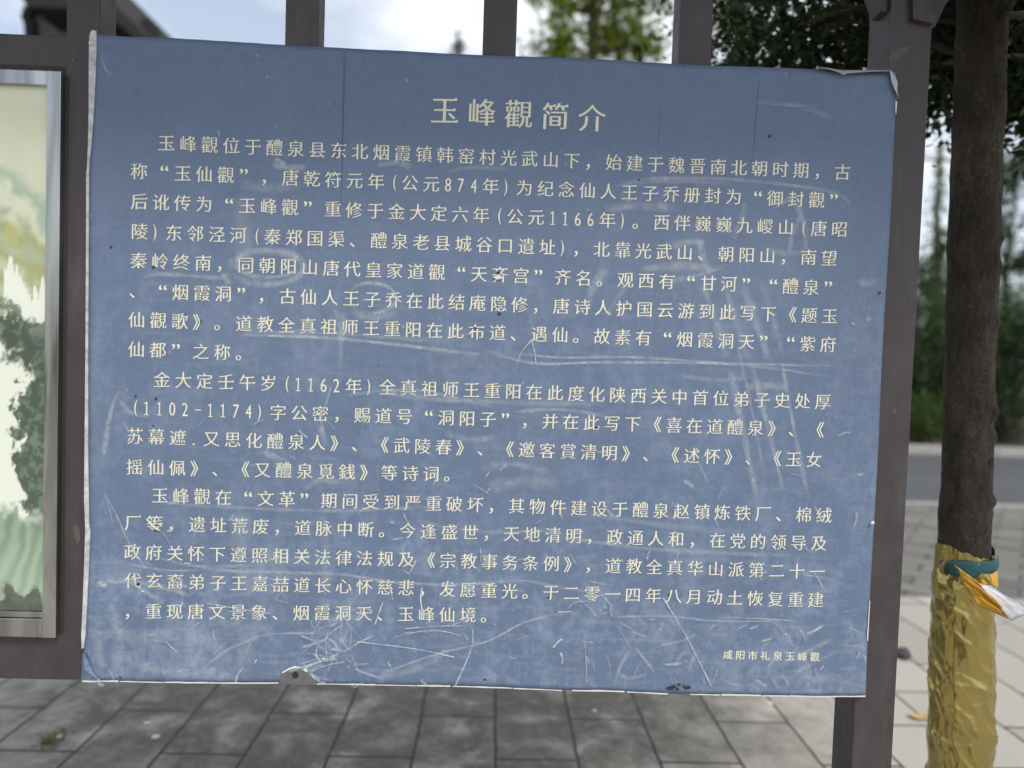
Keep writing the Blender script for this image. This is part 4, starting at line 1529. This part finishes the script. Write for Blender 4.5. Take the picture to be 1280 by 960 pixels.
# knots and branch scars on the bark: (pixel x, pixel y, radius m, height m)
KN = [(1190, 533, .020, .010), (1226, 515, .022, .007), (1232, 450, .020, -.006), (1228, 405, .022, .006), (1184, 390, .014, .012), (1238, 545, .022, .008), (1171, 595, .014, .010), (1222, 575, .009, -.010), (1224, 580, .010, -.008), (1198, 580, .018, .006), (1175, 495, .014, .009), (1186, 320, .016, .010), (1184, 308, .010, .012), (1233, 335, .02, .004), (1216, 330, .018, -.005), (1190, 205, .012, .006), (1220, 545, .008, -.008), (1225, 622, .016, .006), (1215, 470, .02, .004), (1240, 300, .018, .005)]
KP = []
for kx, ky, kr, kh in KN:
    c = tp(kx, ky)
    i = min(range(len(dp)), key=lambda j: abs(dp[j].z - c.z))
    dx = max(-.98, min(.98, (c.x - dp[i].x) / dr[i]))
    KP.append((Vector((c.x, dp[i].y - dr[i] * math.sqrt(1 - dx * dx), c.z)), kr, kh))
V, Fc = [], []
for i, (p, r) in enumerate(zip(dp, dr)):
    for k in range(SEG):
        a = 2 * math.pi * k / SEG
        d = Vector((math.cos(a), math.sin(a), 0))
        q = p + d * r
        h = mnoise.noise(q * 11) * .004 + (-.0022 * max(0, 1 - abs(mnoise.noise(Vector((q.x * 60, q.y * 60, q.z * 10 + 3)))) * 7)) + mnoise.noise(Vector((q.x * 45, q.y * 45, q.z * 14))) * .0018 + mnoise.noise(q * 120) * .0008
        if d.y < .4:
            for kp, kr, kh in KP:
                dd = (q - kp).length
                if dd < kr * 2.2:
                    h += 1.5 * kh * math.exp(-(dd / kr) ** 2 * 1.6) * (1 + .5 * mnoise.noise(q * 200))
        V.append(q + d * h)
n_ = len(dp)
ZW_ = tp(1205, 712).z
for i, (p, r) in enumerate(zip(dp, dr)):
    if p.z < ZW_:
        for k in range(SEG):
            q = V[i * SEG + k]
            V[i * SEG + k] = p + (q - p) * (.90 - .05 * min(1, (ZW_ - p.z) / .05))
for i in range(n_ - 1):
    for k in range(SEG):
        a, b = i * SEG + k, i * SEG + (k + 1) % SEG
        Fc.append((a, b, b + SEG, a + SEG))
Fc.append(tuple((n_ - 1) * SEG + k for k in range(SEG)))
pyd('trunk', V, Fc, MB_NEAR, st_, True)
rng = np.random.default_rng(77)
T0 = tp(1226, 30)


def kN(q):
    # the crown grows away from the sign's roof
    if q[1] < YT - .12 and q[0] < pr1 + .15: return False
    if q[1] < YT + .10 and q[0] < 1.6 and q[1] > .1: return False
    if q[1] < .14: return q[0] > pr1 + .12 and q[2] > 2.12 + .36 * max(0, q[1] + .1) and q[2] > 1.45 + (q[1] + 1.365) * .56 + .03 and q[1] > -.85
    if q[2] > 2.42 and q[1] < .64: return False
    return True


def E(px, py, y, r, n):
    q = on_y(px, py, y)
    return ((q.x, q.y, q.z), r, n)


ells = [E(1000, 30, 1.0, (.34, .40, .16), 70), E(945, 62, .9, (.22, .3, .07), 22), E(1050, 55, .75, (.26, .25, .10), 48), E(1040, 0, 1.1, (.4, .45, .22), 80), E(1100, 20, .9, (.3, .3, .2), 50),
        E(1180, 40, .8, (.22, .3, .2), 60), E(1210, 20, .9, (.35, .35, .25), 90), E(1262, 60, .8, (.20, .3, .22), 60), E(1275, 110, .75, (.10, .2, .12), 18), E(1176, 95, .7, (.05, .15, .10), 9), E(1272, 140, .8, (.06, .1, .08), 6),
        E(1330, 40, .9, (.4, .4, .4), 80), E(1150, -120, 1.2, (.9, .6, .5), 160), E(930, -60, 1.4, (.5, .5, .3), 50), E(1320, -130, 1.0, (.6, .6, .5), 90), E(905, 78, 1.0, (.10, .15, .03), 5),
        ((1.45, -.1, 2.75), (.85, .75, .5), 330), ((1.05, -.05, 2.55), (.38, .45, .35), 120), ((1.2, .15, 2.5), (.4, .25, .2), 90), E(1262, 20, .75, (.2, .2, .2), 60), E(1274, 80, .62, (.07, .12, .14), 22), E(1280, 150, .7, (.06, .1, .10), 10), E(1176, 30, .6, (.08, .2, .12), 30)]  # leading overhead clumps are added out of frame to shade trunk and post
cs, pts = clumps(ells, 23, .055, rng, kN)
V, Fc = [], []
crotch = [tp(1226, 70), tp(1226, 20), tp(1226, -30), tp(1222, -100)]
for i in rng.choice(len(cs), 150, False):
    c = Vector(cs[i])
    a = crotch[int(rng.integers(0, 4))] + Vector((0, .02, 0))
    m = a.lerp(c, .45) + Vector((rng.normal() * .03, rng.normal() * .03 + .05, .05))
    if not kN(m): continue
    r0 = float(rng.choice([.004, .005, .006, .010]))
    tube_geo([a, a.lerp(m, .5) + Vector((0, .01, .01)), m, m.lerp(c, .5) + Vector((0, 0, .015)), c], [r0, r0 * .85, r0 * .65, r0 * .45, r0 * .2], 5, 0, V, Fc)
pyd('branches', V, Fc, MB_NEAR, st_, True)
link('crown', leaf_mesh(pts, .036, rng, 'street_tree_leaves', .5, .3), ML_NEAR, st_)

# gold film wrap
wr = thing('trunk_wrap', 'crinkled gold film wrapped round the lower trunk of the street tree and tied on top', 'tree wrap', (tax[0].x, YT, 0))
ztop = tp(1205, 700).z
M_FOIL = mat_foil()
V, Fc = [], []
gp = [p for p in dp if .05 < p.z < ztop + .05]
zl = np.arange(.02, ztop + .03, .004)
SG = 168
dz = np.array([p.z for p in dp])
order = np.argsort(dz)
dzs, dxs, drs = dz[order], np.array([dp[i].x for i in order]), np.array([dr[i] for i in order])
RW = float(np.interp(.8, dzs, drs)) + .006
frng = np.random.default_rng(58)
AA, ZZ = np.meshgrid(2 * np.pi * np.arange(SG) / SG, zl)
HH = np.zeros_like(AA)
for q in range(230):                  # tension folds: long thin ridges running down to the right, a few crossing
    a0, z0 = frng.uniform(0, 2 * np.pi), frng.uniform(.0, ztop)
    th = frng.choice([-1.05, -.85, -1.25, -.35, .5], p=[.34, .26, .2, .14, .06]) + frng.normal() * .12
    L, W, Hh = frng.uniform(.025, .085), frng.uniform(.0028, .0065), frng.uniform(.0018, .0048)
    ds = ((AA - a0 + np.pi) % (2 * np.pi) - np.pi) * RW
    dzz = ZZ - z0
    al = ds * math.cos(th) + dzz * math.sin(th)
    ac = -ds * math.sin(th) + dzz * math.cos(th) + 5.0 * al * al * frng.choice([-1, 1])
    ridge = np.where(ac > 0, np.exp(-ac / W), np.exp(ac / (W * 2.6)))
    HH += Hh * ridge * np.exp(-(al / L) ** 2)
V = []
for i, z in enumerate(zl):
    x = np.interp(z, dzs, dxs)
    r = np.interp(z, dzs, drs) + .0045
    for k in range(SG):
        a = 2 * math.pi * k / SG
        h = min(HH[i, k], .012) + .0028 * mnoise.noise(Vector((math.cos(a) * 2.2, math.sin(a) * 2.2, z * 8))) + .0016 * mnoise.noise(Vector((math.cos(a) * 6, math.sin(a) * 6, z * 26 + a)))
        topz = z + (.010 * math.sin(a * 2 + 1) + .006 * mnoise.noise(Vector((math.cos(a) * 6, math.sin(a) * 6, 1)))) * sstep(ztop - .1, ztop, z)
        V.append((x + math.cos(a) * (r + h), YT + math.sin(a) * (r + h), topz))
nz_ = len(zl)
Fc = []
for i in range(nz_ - 1):
    for k in range(SG):
        a, b = i * SG + k, i * SG + (k + 1) % SG
        Fc.append((a, b, b + SG, a + SG))
pyd('film', V, Fc, M_FOIL, wr, True)


def wrap_pt(px, py, off):
    """point on the front of the wrapped trunk seen at this place"""
    c = tp(px, py)
    x = np.interp(c.z, dzs, dxs)
    r = np.interp(c.z, dzs, drs) + off
    dx = max(-.99, min(.99, (c.x - x) / r))
    return Vector((x + dx * r, YT - r * math.sqrt(1 - dx * dx), c.z))


def cloth(name, top, bot, off, mat, nrow=6, wob=.002, seed=0, thick=.0016):
    """a band of cloth between two pixel polylines, hugging the trunk"""
    n = 40
    A, B = smooth_line(top, n), smooth_line(bot, n)
    V, Fc = [], []
    for j in range(nrow):
        f = j / (nrow - 1)
        for i in range(n):
            p = A[i] * (1 - f) + B[i] * f
            o_ = off + wob * mnoise.noise(Vector((p[0] * .16 + p[1] * .1, p[1] * .22, seed))) + .0018 * math.sin(f * math.pi)
            V.append(wrap_pt(p[0], p[1], o_))
    for j in range(nrow - 1):
        for i in range(n - 1):
            k = j * n + i
            Fc.append((k, k + n, k + n + 1, k + 1))
    o = pyd(name, V, Fc, mat, wr, True)
    m = o.modifiers.new('thickness', 'SOLIDIFY')
    m.thickness = thick
    m.offset = -1
    return o


M_TEAL = simple('teal_cloth', (.02, .085, .095), .75, .25, 60, bump=.2)
M_YEL = simple('yellow_satin', (.62, .33, .025), .42, .18, 25, bump=.1)
M_WHITE = simple('white_satin', (.66, .66, .70), .45, .12, 40, bump=.1)
cloth('teal_tie', [(1170, 699), (1178, 695), (1190, 692.5), (1206, 692), (1222, 691.5), (1236.5, 690.5)], [(1172, 710), (1180, 714.5), (1190, 715.5), (1202, 708), (1220, 706), (1236.5, 702.5)], .0105, M_TEAL, seed=1)
cloth('yellow_band', [(1200, 710), (1215, 708), (1236, 704)], [(1206, 722), (1222, 730), (1235.5, 737)], .008, M_YEL, seed=2)
# knot and tails: folded triangular pennant pulled out to the right
def sheet3(name, quad, mat, fold=.012, n=16, m_=8, seed=0):
    a, b, c, d = [Vector(q) for q in quad]
    V, Fc = [], []
    for j in range(m_ + 1):
        for i in range(n + 1):
            s_, t_ = i / n, j / m_
            p = a.lerp(b, s_).lerp(d.lerp(c, s_), t_)
            p = p + Vector((0, -fold * math.sin(t_ * math.pi) * (1 - .5 * s_) + .006 * mnoise.noise(Vector((s_ * 3, t_ * 6, seed))) - .004 * math.sin(t_ * 9 + s_ * 3), 0))
            V.append(p)
    for j in range(m_):
        for i in range(n):
            k = j * (n + 1) + i
            Fc.append((k, k + n + 1, k + n + 2, k + 1))
    o = pyd(name, V, Fc, mat, wr, True)
    mo = o.modifiers.new('thickness', 'SOLIDIFY')
    mo.thickness = .0015
    return o


yk = YT - .085
sheet3('yellow_tail', [on_y(1193, 706, yk), on_y(1226, 731, yk - .03), on_y(1262, 774, yk - .045), on_y(1197, 721, yk + .005)], M_YEL, .016, seed=1)
sheet3('yellow_tail', [on_y(1200, 722, yk - .004), on_y(1222, 741, yk - .03), on_y(1261, 774.5, yk - .043), on_y(1222, 757, yk - .02)], M_YEL, .012, seed=4)
sheet3('white_tail', [on_y(1219, 727, yk - .020), on_y(1238, 733, yk - .03), on_y(1292, 768, yk - .06), on_y(1262, 776, yk - .042)], M_WHITE, .012, seed=6)
# a crumpled gold corner sticking up at the left of the tie
V = [wrap_pt(1172, 716, .010), wrap_pt(1170.5, 700, .014), tp(1166.5, 692) + Vector((0, -.05, 0)), tp(1165, 700) + Vector((0, -.045, 0)), wrap_pt(1169, 712, .014)]
o = pyd('gold_corner', V, [(0, 1, 2), (0, 2, 3), (0, 3, 4)], M_FOIL, wr)
o.modifiers.new('thickness', 'SOLIDIFY').thickness = .0015

# ------------------------------------------------------------------ small things on the ground
def leaf_on_ground(px, py, L, wd, rot, mat, label, name='fallen_leaf'):
    c = on_z(px, py, .006)
    bm = bmesh.new()
    n = 10
    rows = []
    for i in range(n + 1):
        t = i / n
        w2 = wd * math.sin(math.pi * min(1, max(.02, t ** .85))) * .5
        row = []
        for s_ in (-1, 0, 1):
            x, y = (t - .5) * L, s_ * w2
            z = .010 * (2 * t - 1) ** 2 + .004 * abs(s_)
            row.append(bm.verts.new((c.x + x * math.cos(rot) - y * math.sin(rot), c.y + x * math.sin(rot) + y * math.cos(rot), .004 + z)))
        rows.append(row)
    for a, b in zip(rows, rows[1:]):
        for k in range(2):
            bm.faces.new((a[k], b[k], b[k + 1], a[k + 1]))
    return tag(from_bm(name, bm, mat), label, 'leaf')


leaf_on_ground(1148, 896, .085, .055, .1, simple('yellowed_leaf', (.46, .34, .12), .6, .25, 40), 'yellowed fallen leaf on the pale pavers right of the post')
# pebble-like litter seen behind the post
bm = bmesh.new()
bmesh.ops.create_icosphere(bm, subdivisions=3, radius=1)
c = on_z(1128, 822, 0)
for v_ in bm.verts:
    v_.co = c + Vector((v_.co.x * .036, v_.co.y * .04, .022 + v_.co.z * .03)) * 1 + v_.co * .012 * mnoise.noise(v_.co * 2)
tag(from_bm('stone', bm, simple('dark_stone', (.06, .06, .06), .8, .3, 30, bump=.3), None, True), 'small dark grey stone on the pavers just right of the brown post', 'stone')
for px, py, rr in ((184, 904, .010), (195, 921, .012), (743, 888, .008), (962, 879, .011), (75, 921, .010)):
    bm = bmesh.new()
    bmesh.ops.create_icosphere(bm, subdivisions=2, radius=1)
    c = on_z(px, py, rr * .4)
    for v_ in bm.verts:
        v_.co = c + Vector((v_.co.x * rr * 1.3, v_.co.y * rr, v_.co.z * rr * .55)) * (1 + .3 * mnoise.noise(v_.co * 1.7 + Vector((px, 0, 0))))
    tag(from_bm('pebble', bm, M_FLAKE, None, True), 'tiny white chip of litter lying on the pavers below the board', 'litter', 'white chips on the pavers')
# weed tuft
c = on_z(66, 925, 0)
wd_ = thing('weed', 'small green weed tuft growing from a dark paver at the bottom left', 'weed', (c.x, c.y, 0))
rng = np.random.default_rng(3)
V, Fc = [], []
for i in range(38):
    a = rng.uniform(0, 6.283)
    L = rng.uniform(.012, .04)
    b = c + Vector((rng.normal() * .018, rng.normal() * .03, 0))
    e = b + Vector((math.cos(a) * L, math.sin(a) * L, L * rng.uniform(.2, .7)))
    s = Vector((-math.sin(a), math.cos(a), 0)) * .005
    k = len(V)
    m = b.lerp(e, .5) + Vector((0, 0, .006))
    V += [b - s * .3, b + s * .3, m + s, e, m - s]
    Fc += [(k, k + 1, k + 2, k + 4), (k + 4, k + 2, k + 3)]
pyd('blades', V, Fc, mat_leaf('weed_leaf', (.07, .10, .012), (.16, .19, .03), .2), wd_)
